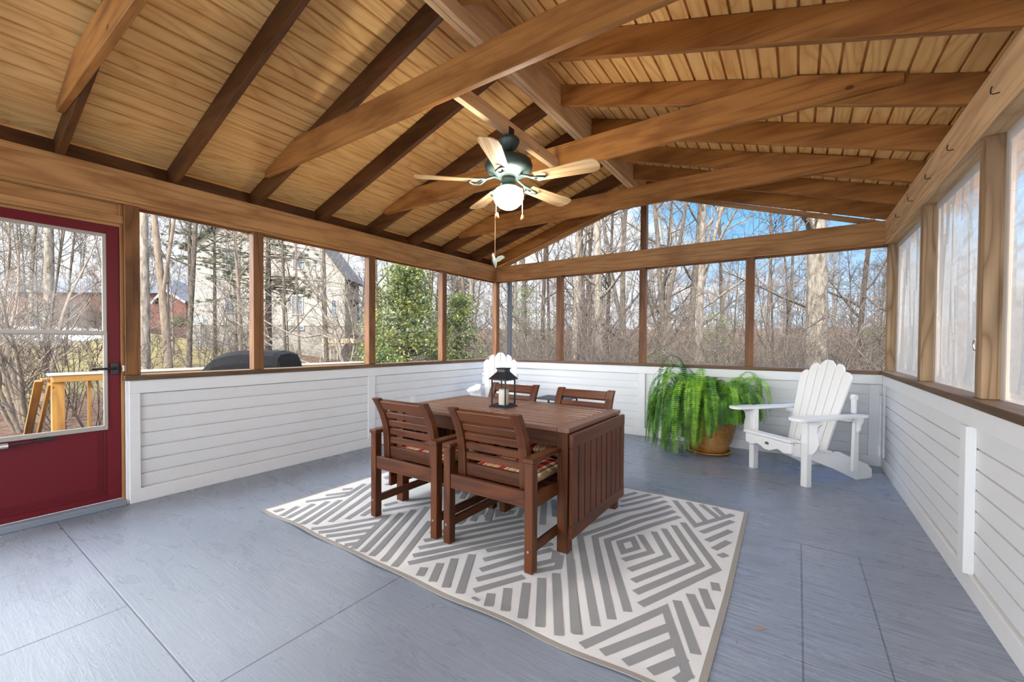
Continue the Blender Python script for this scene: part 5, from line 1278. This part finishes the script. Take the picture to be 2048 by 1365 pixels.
def retaining():
    fr = Frame(296, 42); org = tuple(fr.P(0, 0, 0)); m = MB(); fr.box(m, 0, fr.u(400), 0, 0.5, -0.6, fr.z(662), 0)
    fr.box(m, fr.u(400)-0.5, fr.u(400), 0.5, 6, -0.6, fr.z(662), 1)
    tag(m.build('retaining_wall', MAT['dbrick'], origin=org), 'dark red brick retaining wall in front of the orange brick house', 'wall')
    # earth terrace held by the wall
    m = MB(); fr.box(m, 0.0, fr.u(400)-0.5, 0.5, 9, -0.5, fr.z(664)); tag(m.build('terrace', plain('terrace_soil', s2l(96, 84, 62), 0.95), origin=org), 'raised planted terrace held up by the dark brick wall', 'terrace', kind='structure')
    return fr
fr_rw = retaining()
# utility box on a post beside the cream house
fr = Frame(401, 33); t = thing('utility_box', 'rounded grey utility box on a white post beside the cream house', 'box', tuple(fr.P(0, 0, 0)))
m = MB(); b0 = fr.P(0, 0, 0); fr.box(m, -0.06, 0.06, -0.06, 0.06, 0.2, fr.z(650)); o = m.build('post', MAT['hwhite'], t, origin=tuple(b0)); o.location = (0, 0, 0)
m = MB(); m.prism([(-0.38, 0), (0.38, 0), (0.38, 0.28), (0.30, 0.44), (0.1, 0.50), (-0.1, 0.50), (-0.30, 0.44), (-0.38, 0.28)], fr.P(0, -0.18, fr.z(650)), RV, ZV, -0.4); o = m.build('housing', plain('grey_enamel', s2l(150, 158, 162), 0.5), t, origin=tuple(b0)); o.location = (0, 0, 0)

# ------------------------------------------------------------------ bare trees
def bark(name, c1, c2, moss=None, k=1.0):
    m, nt, b, o = new_mat(name); tcn = N(nt, 'ShaderNodeTexCoord'); ob = tcn.outputs['Object']
    n1 = noise(nt, vmul(nt, ob, (9, 9, 2.4)), 1.6, 5.0, 0.65, 0.4); n2 = noise(nt, ob, 1.1, 3.0)
    c = ramp(nt, n1, [(0.34, tuple(q*k for q in c1)), (0.62, tuple(q*k for q in c2))])
    if moss: c = mix_(nt, math_(nt, 'MULTIPLY', smooth_(nt, n2, 0.5, 0.7), 0.45), c, tuple(q*k for q in moss))
    L(nt, c, b.inputs['Base Color']); b.inputs['Roughness'].default_value = 0.9; b.inputs['Specular IOR Level'].default_value = 0.15
    bump(nt, b, n1, 0.7, 0.03); return m
MAT['bark_pale'] = bark('pale_mottled_bark', s2l(120, 106, 92), s2l(206, 192, 172), s2l(150, 140, 122), TREE_K)
MAT['bark_grey'] = bark('grey_brown_bark', s2l(92, 78, 66), s2l(166, 150, 132), s2l(120, 116, 96), TREE_K)
MAT['bark_dark'] = bark('dark_bark', s2l(62, 50, 42), s2l(126, 108, 92), None, TREE_K)
MAT['bark_tan'] = bark('smooth_tan_bark', s2l(146, 124, 102), s2l(200, 178, 154), None, TREE_K)
MAT['twig'] = bark('pinkish_grey_twigs', s2l(112, 97, 84), s2l(172, 154, 137), None, TREE_K*0.95)
def grow(m, rg, p, d, ln, r, n, ns, wob, up, minr, endk=0.3):
    """one limb; returns its points and radii"""
    pts = [np.array(p, float)]; d = np.array(d, float)/np.linalg.norm(d); rad = []
    for i in range(n+1): rad.append(max(minr, r*(1-(1-endk)*i/n)))
    for i in range(n):
        d = d+(rg.random(3)-.5)*wob+np.array([0, 0, up]); d /= np.linalg.norm(d); pts.append(pts[-1]+d*ln/n)
    m.tube(pts, rad, ns, False); return pts, rad
def side_dir(rg, t_, ang):
    t_ = t_/np.linalg.norm(t_); a = rg.normal(size=3); a -= t_*(a@t_); a /= np.linalg.norm(a)+1e-9
    return t_*math.cos(ang)+a*math.sin(ang)
def branch(m, rg, pts, rad, k, lvl, f0, ln, minr, maxl, up, spread):
    for _ in range(k):
        f = f0+(1-f0)*rg.random()**0.85; q = f*(len(pts)-1); i = min(int(q), len(pts)-2); w_ = q-i
        p = pts[i]*(1-w_)+pts[i+1]*w_; r = (rad[i]*(1-w_)+rad[i+1]*w_)*(0.42+0.25*rg.random()); dd = side_dir(rg, pts[i+1]-pts[i], spread*(0.7+0.6*rg.random()))
        l = ln*(0.55+0.7*rg.random())*(1.15-0.5*f); n = 6 if lvl == 1 else (4 if lvl == 2 else 3)
        a, b = grow(m, rg, p, dd, l, max(r, minr), n, 5 if lvl == 1 else 3, 0.34, up, minr)
        if lvl < maxl: branch(m, rg, a, b, 6 if lvl == 1 else 5, lvl+1, 0.18, l*0.48, minr, maxl, up*0.7, 0.75)
def tree_mesh(name, seed, H, r, lean=(0, 0), first=0.16, n1=18, bl=0.22, mat='bark_grey', minr=0.005, maxl=3, fork=None, wob=0.05, spread=0.95):
    rg = np.random.default_rng(seed); m = MB(); d = np.array([lean[0], lean[1], 1.0])
    stems = [grow(m, rg, (0, 0, -0.5), d, H, r, 14, 10, wob, 0.02, minr, 0.28)]
    if fork:
        fz, fx, fy, fr_ = fork; P, Rr = stems[0]; i = int(fz/H*14)+1; stems.append(grow(m, rg, P[i], np.array([fx, fy, 1.0]), H*0.75, Rr[i]*fr_, 11, 8, wob*1.3, 0.03, minr, 0.28))
    for P, Rr in stems: branch(m, rg, P, Rr, n1, 1, first, H*bl, minr, maxl, 0.05, spread)
    me_o = m.build(name, MAT[mat], smooth=True); return me_o
def plant_at(o, px, D, sink=0.0, rz=0.0, sc_=1.0):
    q = CAM[:2]+F2*D+R2*D*(px-1024)/F_PX; o.location = (q[0], q[1], ground_z(q[0], q[1])-sink); o.rotation_euler = (0, 0, rz); o.scale = (sc_, sc_, sc_)
def lean_v(l): return (R2[0]*l, R2[1]*l)
HERO = [  # px at eye level, depth, width px, lean to the right, seed, bark, fork, first branch, label
 (1146, 16, 17, .012, 1, 'bark_pale', None, .30, 'pale straight tree trunk beside the second-nearest gable post to the bird ornament'),
 (1202, 14, 20, .004, 2, 'bark_pale', None, .30, 'pale mottled trunk in the middle of the gable screen above the far dining chairs'),
 (1246, 19, 14, .05, 3, 'bark_grey', (4.2, -.28, 0, .7), .2, 'forked grey tree just on the corner side of the short gable post'),
 (1163, 24, 9, .03, 4, 'bark_dark', None, .15, 'slender dark tree between the two pale trunks'),
 (1086, 21, 10, -.01, 5, 'bark_dark', None, .12, 'dark tree in the gable screen nearest the corner post'),
 (1046, 26, 11, .02, 6, 'bark_grey', None, .12, 'grey tree close beside the corner downpipe'),
 (1338, 18, 14, -.04, 7, 'bark_grey', (3.6, .16, 0, .8), .22, 'forked grey tree left standing in the middle gable screen'),
 (1360, 19.5, 15, .10, 8, 'bark_grey', None, .2, 'grey tree leaning towards the plastic-sheeted wall in the gable screen above the fern'),
 (1393, 15, 16, -.004, 9, 'bark_pale', (5.0, .2, .1, .7), .25, 'spotted pale trunk standing against bright sky above the fern'),
 (1316, 25, 9, .0, 10, 'bark_dark', None, .12, 'thin dark tree just beyond the short gable post'),
 (1459, 20, 9, .0, 11, 'bark_grey', None, .15, 'thin straight tree seen before the post behind the fern'),
 (1636, 11, 46, .004, 12, 'bark_pale', None, .42, 'thickest pale trunk behind the near adirondack chair'),
 (1604, 13.5, 14, .03, 13, 'bark_grey', None, .3, 'dark-sided trunk touching the thickest pale trunk'),
 (1712, 16, 11, -.03, 14, 'bark_dark', None, .15, 'crooked dark tree near the weathered corner post'),
 (1752, 15, 10, .09, 15, 'bark_dark', None, .15, 'dark leaning tree seen against the weathered corner post'),
 (1536, 22, 8, -.02, 16, 'bark_grey', None, .12, 'thin grey tree just past the post behind the fern'),
 (1880, 9, 20, .03, 17, 'bark_dark', None, .3, 'dark trunk blurred behind the middle plastic sheet'),
 (2030, 8, 24, -.02, 18, 'bark_dark', None, .3, 'dark trunk blurred behind the nearest plastic sheet'),
 (1822, 12, 14, .02, 19, 'bark_dark', None, .25, 'dark trunk blurred behind the plastic sheet in the corner'),
 (291, 9, 20, -.006, 20, 'bark_pale', None, .40, 'thick pale trunk beside the timber post next to the door'),
 (344, 12, 15, -.075, 21, 'bark_tan', (2.8, .22, .05, .55), .28, 'leaning tan tree with a fork in front of the retaining wall'),
 (377, 17, 10, .05, 22, 'bark_grey', (2.4, -.2, 0, .8), .2, 'slim forked tree beside the cream house corner'),
 (482, 14, 7, -.02, 23, 'bark_tan', None, .2, 'slender pale sapling before the first window of the cream house'),
 (573, 15, 6, -.01, 24, 'bark_grey', None, .15, 'thin straight sapling before the cream house, next to the pine'),
 (607, 16, 5, .0, 25, 'bark_tan', None, .2, 'very thin pale sapling before the second window of the cream house'),
 (655, 18, 9, -.02, 26, 'bark_grey', None, .2, 'grey tree before the corner of the cream house'),
 (96, 13, 17, .004, 28, 'bark_pale', None, .35, 'straight pale trunk seen through the middle of the door glass'),
 (760, 24, 9, .0, 29, 'bark_grey', None, .2, 'grey trunk showing through the top of the big holly'),
 (946, 22, 11, .0, 30, 'bark_pale', None, .2, 'pale trunk beside the smaller holly'),
 (930, 25, 10, .01, 31, 'bark_grey', None, .2, 'grey trunk just behind the smaller holly'),
]
for (px, D, wpx, ln, sd, bk, fk, fb, lb) in HERO:
    H = 15.5 if D > 12 else 12.5
    o = tree_mesh('bare_tree', sd, H, wpx*D/F_PX/2*1.06, lean_v(ln), fb, 15, 0.20, bk, 0.0045 if D < 15 else 0.006, 3, fk, 0.035 if wpx > 14 else 0.07)
    plant_at(o, px, D); tag(o, lb, 'tree', 'bare trees round the porch')
# arching multi-limbed tree
def arching():
    rg = np.random.default_rng(77); m = MB(); b = lambda r_, z, f_=0: np.array([R2[0]*r_+F2[0]*f_, R2[1]*r_+F2[1]*f_, z])
    k = 12.0/F_PX; W_ = lambda px, py, f_=0: b((px-700)*k, (742-py)*k*1.0, f_)
    limbs = [([(700, 760), (697, 720), (692, 680), (686, 640), (678, 600), (668, 570), (650, 545), (636, 520), (628, 480), (615, 440)], 9, 0),
             ([(692, 690), (676, 668), (650, 655), (620, 645), (585, 632), (550, 615), (520, 600), (490, 580), (455, 560), (425, 540)], 6, 0.6),
             ([(684, 635), (668, 592), (645, 582), (615, 588), (585, 580), (545, 560), (505, 535), (470, 515), (440, 480)], 5, -0.4),
             ([(690, 670), (700, 640), (706, 600), (700, 560), (690, 520), (672, 470)], 5, 0.4),
             ([(676, 600), (690, 575), (670, 540), (655, 500), (645, 450)], 4, -0.6),
             ([(640, 585), (620, 560), (590, 540), (560, 520), (530, 500), (500, 470)], 3.4, 0.2),
             ([(560, 612), (535, 590), (505, 575), (470, 548), (440, 520), (410, 490)], 3, 0.9)]
    for pl, w0, f_ in limbs:
        P = [W_(x, y, f_*i/len(pl)) for i, (x, y) in enumerate(pl)]; rad = [max(0.006, w0*k/2*(1-0.75*i/(len(pl)-1))) for i in range(len(pl))]
        m.tube(P, rad, 8, False); branch(m, rg, P, rad, 15, 2, 0.15, 1.3, 0.0045, 3, 0.05, 0.8)
    o = m.build('bare_tree', MAT['bark_pale'], smooth=True); plant_at(o, 700, 12, 0.15); o.location.z = 1.2-(742-686)*k
    o.location.z = min(o.location.z, ground_z(o.location.x, o.location.y)+0.35); tag(o, 'tree with long arching bare limbs sweeping across the cream house', 'tree', 'bare trees round the porch')
arching()
def myrtle(name, seed, H, n, r, mat, spread=0.28, twn=10, ml=2):
    rg = np.random.default_rng(seed); m = MB()
    for i in range(n):
        a = rg.random()*2*PI; s_ = spread*(0.35+rg.random()); P, Rr = grow(m, rg, (0.16*math.cos(a), 0.16*math.sin(a), -0.2), (math.cos(a)*s_, math.sin(a)*s_, 1), H*(0.7+0.4*rg.random()), r*(0.6+0.5*rg.random()), 9, 6, 0.16, 0.0, 0.004, 0.25)
        branch(m, rg, P, Rr, twn, 1 if ml > 2 else 2, 0.22, H*0.24, 0.0042, ml if ml > 2 else 3, 0.06, 0.6)
    return m.build(name, MAT[mat], smooth=True)
o = myrtle('crepe_myrtle', 41, 4.6, 7, 0.055, 'bark_tan', 0.42, 9, 3); plant_at(o, 62, 8.5); tag(o, 'multi-stemmed tan crepe myrtle filling the upper door glass', 'tree')
o = myrtle('crepe_myrtle', 42, 5.2, 6, 0.06, 'bark_tan', 0.40, 8, 3); plant_at(o, -20, 10); tag(o, 'second tan crepe myrtle partly hidden by the door frame, farther from the railing', 'tree')
for i, (px, D, lb) in enumerate([(168, 7.7, 'whippy bare saplings growing behind the end post of the deck railing'), (205, 8.4, 'whippy bare saplings behind the balusters near the door latch'), (130, 9.5, 'thin bare saplings in front of the straight pale trunk in the door glass')]):
    o = myrtle('sapling_clump', 50+i, 2.8, 9, 0.014, 'bark_dark', 0.30, 7, 2); plant_at(o, px, D); tag(o, lb, 'sapling', 'sapling clumps behind the deck')
# woodland fill: copies of eight trees
PROTO = [tree_mesh('woodland_tree', 100+i, 15+1.5*(i % 3), [0.10, 0.13, 0.085, 0.16, 0.11, 0.07, 0.14, 0.09][i], lean_v([.02, -.04, .06, 0, -.02, .1, .01, -.08][i]), .13, 22, 0.17, ['bark_grey', 'bark_dark', 'bark_grey', 'bark_pale', 'bark_dark', 'bark_grey', 'bark_pale', 'bark_dark'][i], 0.008, 3, (5+i*.4, .2, .1, .7) if i % 3 == 0 else None, 0.06) for i in range(8)]
rg = np.random.default_rng(5)
LBW = 'slim bare tree in the woods well behind the nearer trunks beyond the gable screens'
LBL = 'slim bare tree in the hazy treeline behind the two houses'
used = [False]*8
def place(i, D, a, label, group, s_):
    o = PROTO[i] if not used[i] else PROTO[i].copy()
    if used[i]: C.objects.link(o)
    used[i] = True
    q = CAM[:2]+(F2*math.cos(a)+R2*math.sin(a))*D; o.location = (q[0], q[1], ground_z(q[0], q[1])); o.rotation_euler = (0, 0, rg.random()*6.28); o.scale = (s_, s_, s_*(0.9+0.25*rg.random())); tag(o, label, 'tree', group)
for k in range(120):
    D = 23+72*rg.random()**0.8; a = -0.06+1.15*rg.random()
    if a < -0.02 and D < 26: continue
    place(k % 8, D, a, LBW, 'woodland trees beyond the gable screens', (0.75+0.45*rg.random())*(0.82 if D > 34 else 1.0))
for k in range(75):
    D = 60+45*rg.random(); a = -1.0+0.90*rg.random()
    place(k % 8, D, a, LBL, 'treeline behind the houses', 0.9+0.6*rg.random())
for k in range(12):
    D = 18+22*rg.random(); a = -0.92+0.26*rg.random()
    place((0, 2, 5, 3)[k % 4], D, a, 'slim bare tree standing on the lawn side in front of the brick house', 'trees before the brick house', 0.42+0.25*rg.random())
for k in range(6):
    D = 18+11*rg.random(); a = -0.66+0.26*rg.random()
    place((0, 2, 5, 3)[k % 4], D, a, 'slim bare tree standing in front of the cream house', 'trees before the cream house', 0.36+0.2*rg.random())
for k in range(45):
    D = 95+50*rg.random(); a = -0.02+1.0*rg.random()
    place(k % 8, D, a, LBW, 'woodland trees beyond the gable screens', 0.9+0.6*rg.random())
for k in range(14):
    D = 27+16*rg.random(); a = -0.40+0.34*rg.random()
    if D > 32 and a < -0.36: continue
    place(k % 8, D, a, 'slim bare tree standing between the cream house and the hollies', 'trees between house and hollies', 0.75+0.4*rg.random())
# undergrowth
def shrub_mesh(seed, H, n, mat, tw=14):
    rg = np.random.default_rng(seed); m = MB()
    for i in range(n):
        a = rg.random()*2*PI; rr = 0.5*rg.random(); s_ = 0.15+0.8*rg.random(); P, Rr = grow(m, rg, (rr*math.cos(a), rr*math.sin(a), -0.2), (math.cos(a)*s_, math.sin(a)*s_, 1), H*(0.5+0.7*rg.random()), 0.014, 6, 4, 0.30, 0.0, 0.0045, 0.3)
        branch(m, rg, P, Rr, tw, 2, 0.15, H*0.26, 0.0042, 3, 0.02, 0.8)
    return m.build('thicket_shrub', MAT[mat], smooth=True)
SH = [shrub_mesh(200, 3.2, 12, 'twig'), shrub_mesh(201, 4.2, 11, 'twig'), shrub_mesh(202, 2.6, 14, 'bark_grey'), shrub_mesh(203, 5.0, 9, 'twig')]
us = [False]*4
def put_shrub(i, D, a, label, group, s_):
    o = SH[i] if not us[i] else SH[i].copy()
    if us[i]: C.objects.link(o)
    us[i] = True; q = CAM[:2]+(F2*math.cos(a)+R2*math.sin(a))*D; o.location = (q[0], q[1], ground_z(q[0], q[1])); o.rotation_euler = (0, 0, rg.random()*6.28); o.scale = (s_, s_, s_); tag(o, label, 'shrub', group)
for k in range(285):
    D = 10+60*rg.random()**1.1; a = -0.08+1.2*rg.random()
    put_shrub(k % 4, D, a, 'tangled brown bare shrub in the thicket under the woodland trees', 'thicket beyond the gable screens', 0.8+0.5*rg.random())
for k in range(26):
    D = 14+10*rg.random(); a = -0.36+0.28*rg.random()
    put_shrub(k % 4, D, a, 'tangled bare shrub growing behind the hollies', 'shrubs behind the hollies', 0.7+0.3*rg.random())
for k in range(4):
    D = 17+9*rg.random(); a = -0.66+0.26*rg.random()
    put_shrub((3, 1)[k % 2], D, a, 'fine-twigged bare shrub between the deck and the cream house', 'shrubs before the cream house', 0.75+0.45*rg.random())
for k in range(4):
    D = 15+11*rg.random(); a = -0.95+0.17*rg.random()
    put_shrub((3, 1)[k % 2], D, a, 'fine-twigged bare shrub on the lawn seen through the upper door glass', 'shrubs on the lawn', 0.7+0.4*rg.random())
for k in range(12):
    D = 46+12*rg.random(); a = -0.87+0.10*rg.random()
    put_shrub(k % 4, D, a, 'bare reddish shrub in front of the brick house seen through the door glass', 'shrubs before the brick house', 0.7+0.3*rg.random())

# ------------------------------------------------------------------ evergreens
def leafy(name, seed, pts, size, mat, per, rad, flat=0.5, stem=None, kite=True):
    """sprays of small leaves round the given points"""
    rg = np.random.default_rng(seed); m = MB()
    for p in pts:
        p = np.array(p); ax = rg.normal(size=3); ax[2] *= 0.3
        for _ in range(per):
            q = p+rg.normal(size=3)*np.array([rad, rad, rad*flat])*0.55; a = rg.normal(size=3); a /= np.linalg.norm(a); b = np.cross(a, rg.normal(size=3)); b /= np.linalg.norm(b)+1e-9; s_ = size*(0.6+0.7*rg.random())
            m.poly([q-a*s_, q+b*s_*0.42, q+a*s_, q-b*s_*0.42])
    return m
MAT['holly'] = leaf_mat('holly_green', tuple(c*LEAF_K for c in s2l(56, 74, 34)), tuple(c*LEAF_K for c in s2l(110, 128, 56)), tuple(c*LEAF_K for c in s2l(186, 190, 96)), 3.2, 0.25, 0.4)
MAT['hemlock'] = leaf_mat('hemlock_green', tuple(c*LEAF_K for c in s2l(84, 96, 62)), tuple(c*LEAF_K for c in s2l(128, 138, 88)), tuple(c*LEAF_K for c in s2l(176, 178, 124)), 2.0, 0.3, 0.6)
MAT['pine'] = leaf_mat('pine_needle_green', tuple(c*LEAF_K for c in s2l(84, 92, 62)), tuple(c*LEAF_K for c in s2l(120, 126, 86)), tuple(c*LEAF_K for c in s2l(158, 158, 112)), 1.5, 0.3, 0.6)
MAT['beech'] = leaf_mat('dry_beech_leaf', tuple(c*LEAF_K for c in s2l(190, 140, 96)), tuple(c*LEAF_K for c in s2l(222, 180, 136)), tuple(c*LEAF_K for c in s2l(236, 204, 166)), 4.0, 0.4, 0.7)
def evergreen(name, seed, px, D, H, R_, n, size, mat, per, label, cat, group=None, base=0.0, shape=0.75, flat=0.35, rad=0.42):
    rg = np.random.default_rng(seed); q = CAM[:2]+F2*D+R2*D*(px-1024)/F_PX; gz = ground_z(q[0], q[1])
    t = thing(name, label, cat, (q[0], q[1], gz), 0, group); pts = []; m = MB(); tr_ = [np.array([0, 0, -0.3]), np.array([0.05, 0, H*0.5]), np.array([0, 0.05, H*0.97])]; m.tube(tr_, [0.10*H/5, 0.06*H/5, 0.01], 8, False)
    for i in range(n):
        z = base+(H-base)*rg.random()**0.9; rr = R_*(1-((z-base)/(H-base))**1.3)**shape; a = rg.random()*2*PI; f = (0.35+0.65*rg.random()**0.5); p = np.array([rr*f*math.cos(a), rr*f*math.sin(a), z-0.12*rr*f]); pts.append(p)
        if i % 3 == 0: m.tube([np.array([0, 0, max(0.1, z-0.1*rr)]), p*0.55+np.array([0, 0, 0.45*z]), p], [0.022, 0.014, 0.005], 4, False)
    m.build('trunk', MAT['bark_dark'], t, smooth=True); leafy('foliage', seed, pts, size, mat, per, rad, flat).build('foliage', MAT[mat], t); return t
evergreen('holly', 61, 812, 12, 4.9, 1.75, 420, 0.05, 'holly', 42, 'tall dense yellow-green holly seen on both sides of a timber post', 'evergreen', 'hollies outside the door wall', 0.1)
evergreen('holly', 62, 918, 13.5, 4.4, 1.35, 300, 0.05, 'holly', 40, 'smaller green holly next to the corner post', 'evergreen', 'hollies outside the door wall', 0.1)
evergreen('holly', 63, 760, 10.5, 2.3, 1.2, 170, 0.045, 'holly', 40, 'low holly bush at the foot of the tall holly', 'evergreen', 'hollies outside the door wall', 0.1)
evergreen('hemlock', 64, 1432, 17, 4.6, 1.5, 90, 0.035, 'hemlock', 60, 'loose soft green hemlock above the potted fern', 'evergreen', 'hemlocks in the woods', 0.6, 0.7, 0.25, 0.5)
evergreen('hemlock', 65, 1318, 13, 2.9, 0.95, 60, 0.032, 'hemlock', 60, 'small grey-green hemlock sapling by the post in line with the short gable post', 'evergreen', 'hemlocks in the woods', 0.4, 0.7, 0.25, 0.4)
evergreen('hemlock', 66, 1745, 19, 4.0, 1.3, 70, 0.035, 'hemlock', 50, 'small hemlock beside the weathered corner post', 'evergreen', 'hemlocks in the woods', 0.8, 0.7, 0.25, 0.5)
evergreen('holly', 67, 1075, 12, 2.1, 1.2, 110, 0.04, 'holly', 34, 'low holly at the bottom of the gable screen nearest the corner post', 'evergreen', 'hollies in the woods', 0.1)
evergreen('hemlock', 68, 1050, 19, 5.6, 1.5, 70, 0.04, 'hemlock', 40, 'thin green sapling crown in the gable screen nearest the corner post', 'evergreen', 'hemlocks in the woods', 2.6, 0.7, 0.25, 0.5)
evergreen('beech_sapling', 69, 1268, 12, 2.5, 1.0, 55, 0.04, 'beech', 22, 'young beech keeping its pale dry leaves below the two pale trunks', 'sapling', None, 0.5, 0.8, 0.3, 0.45)
evergreen('beech_sapling', 70, 1440, 14, 1.9, 1.1, 34, 0.035, 'beech', 16, 'young beech with a few orange dry leaves low behind the fern', 'sapling', None, 0.2, 0.8, 0.3, 0.5)
# fallen pale branch leaning in the woods
m = MB(); rgx = np.random.default_rng(9); P, Rr = grow(m, rgx, (0, 0, 0), (-R2[0]*.55, -R2[1]*.55, 1), 3.2, 0.07, 8, 8, 0.05, 0.0, 0.02); o = m.build('leaning_branch', MAT['bark_tan'], smooth=True); plant_at(o, 1258, 13); tag(o, 'bare tan broken branch leaning beside the pale mottled trunk', 'branch')
# pine with drooping sprays
def pine(px, D, H, label, n, z0, seed, r=0.16, reach=3.4):
    rg = np.random.default_rng(seed); q = CAM[:2]+F2*D+R2*D*(px-1024)/F_PX; gz = ground_z(q[0], q[1]); t = thing('pine', label, 'pine', (q[0], q[1], gz), 0, 'pines before the cream house'); m = MB(); pts = []
    m.tube([np.array([0, 0, -0.5]), np.array([0.02, 0, H*0.5]), np.array([0, 0, H])], [r, r*0.75, r*0.3], 10, False)
    for i in range(n):
        z = z0+(H-z0)*rg.random(); a = rg.random()*2*PI; l = reach*(0.45+0.6*rg.random())*(1.1-0.5*(z-z0)/(H-z0)); P, Rr = grow(m, rg, (0, 0, z), (math.cos(a), math.sin(a), 0.15), l, 0.03, 6, 4, 0.15, -0.05, 0.006)
        for w_ in range(9):
            f = 0.3+0.7*rg.random(); k = min(5, int(f*6)); pts.append(P[k]+rg.normal(size=3)*np.array([.28, .28, .12]))
    m.build('trunk', MAT['bark_dark'], t, smooth=True)
    f = MB()
    for p in pts:
        for _ in range(40):
            a = rg.normal(size=3); a /= np.linalg.norm(a); a[2] *= 0.6; b = np.cross(a, rg.normal(size=3)); b /= np.linalg.norm(b)+1e-9; l = 0.20*(0.7+0.5*rg.random()); f.poly([p+a*0.02-b*.011, p+a*l, p+a*0.02+b*.011])
    f.build('needles', MAT['pine'], t)
pine(537, 19, 8.5, 'dark pine trunk with drooping grey-green needles in front of the cream house', 44, 3.4, 81)
pine(430, 23, 9.5, 'taller pine whose needles hide the top of the cream house', 40, 5.0, 82, 0.10, 3.4)
# foundation shrubs and terrace evergreens
MAT['barberry'] = MAT['twig']
def low_shrub(px, D, label, seed, r=0.5, z=None):
    rgs = np.random.default_rng(seed); m = MB()
    for i in range(60):
        d = rgs.normal(size=3); d[2] = abs(d[2])+0.3; grow(m, rgs, (0, 0, 0), d, r*(0.8+0.5*rgs.random()), 0.012, 3, 3, 0.4, 0.0, 0.007)
    o = m.build('foundation_shrub', MAT['bark_dark'], smooth=True); plant_at(o, px, D); tag(o, label, 'shrub', 'clipped shrubs along the cream house')
for i, (px, lb) in enumerate([(436, 'brown clipped shrub under the first window of the cream house'), (478, 'brown clipped shrub before the slender pale sapling at the cream house'), (551, 'brown clipped shrub just past the pine trunk at the cream house'), (592, 'brown clipped shrub under the second window of the cream house')]): low_shrub(px, 33.5, lb, 90+i, 0.85)
def terrace_bush(u0, lb, seed, rx):
    rgs = np.random.default_rng(seed); zt = fr_rw.z(664); c = fr_rw.P(u0, 2.3, zt); pts = [(rgs.normal()*rx*0.45, rgs.normal()*0.35+0.25, abs(rgs.normal())*0.4+0.45) for _ in range(70)]
    o = leafy('evergreen_bush', seed, pts, 0.10, 'holly', 22, 0.35, 0.7).build('evergreen_bush', MAT['holly']); o.location = tuple(c); tag(o, lb, 'bush', 'evergreen bushes on the terrace')
terrace_bush(fr_rw.u(310), 'green bush on the terrace beside the thick pale trunk', 95, 1.0)
terrace_bush(fr_rw.u(376), 'green bush on the terrace next to the utility box', 96, 1.3)
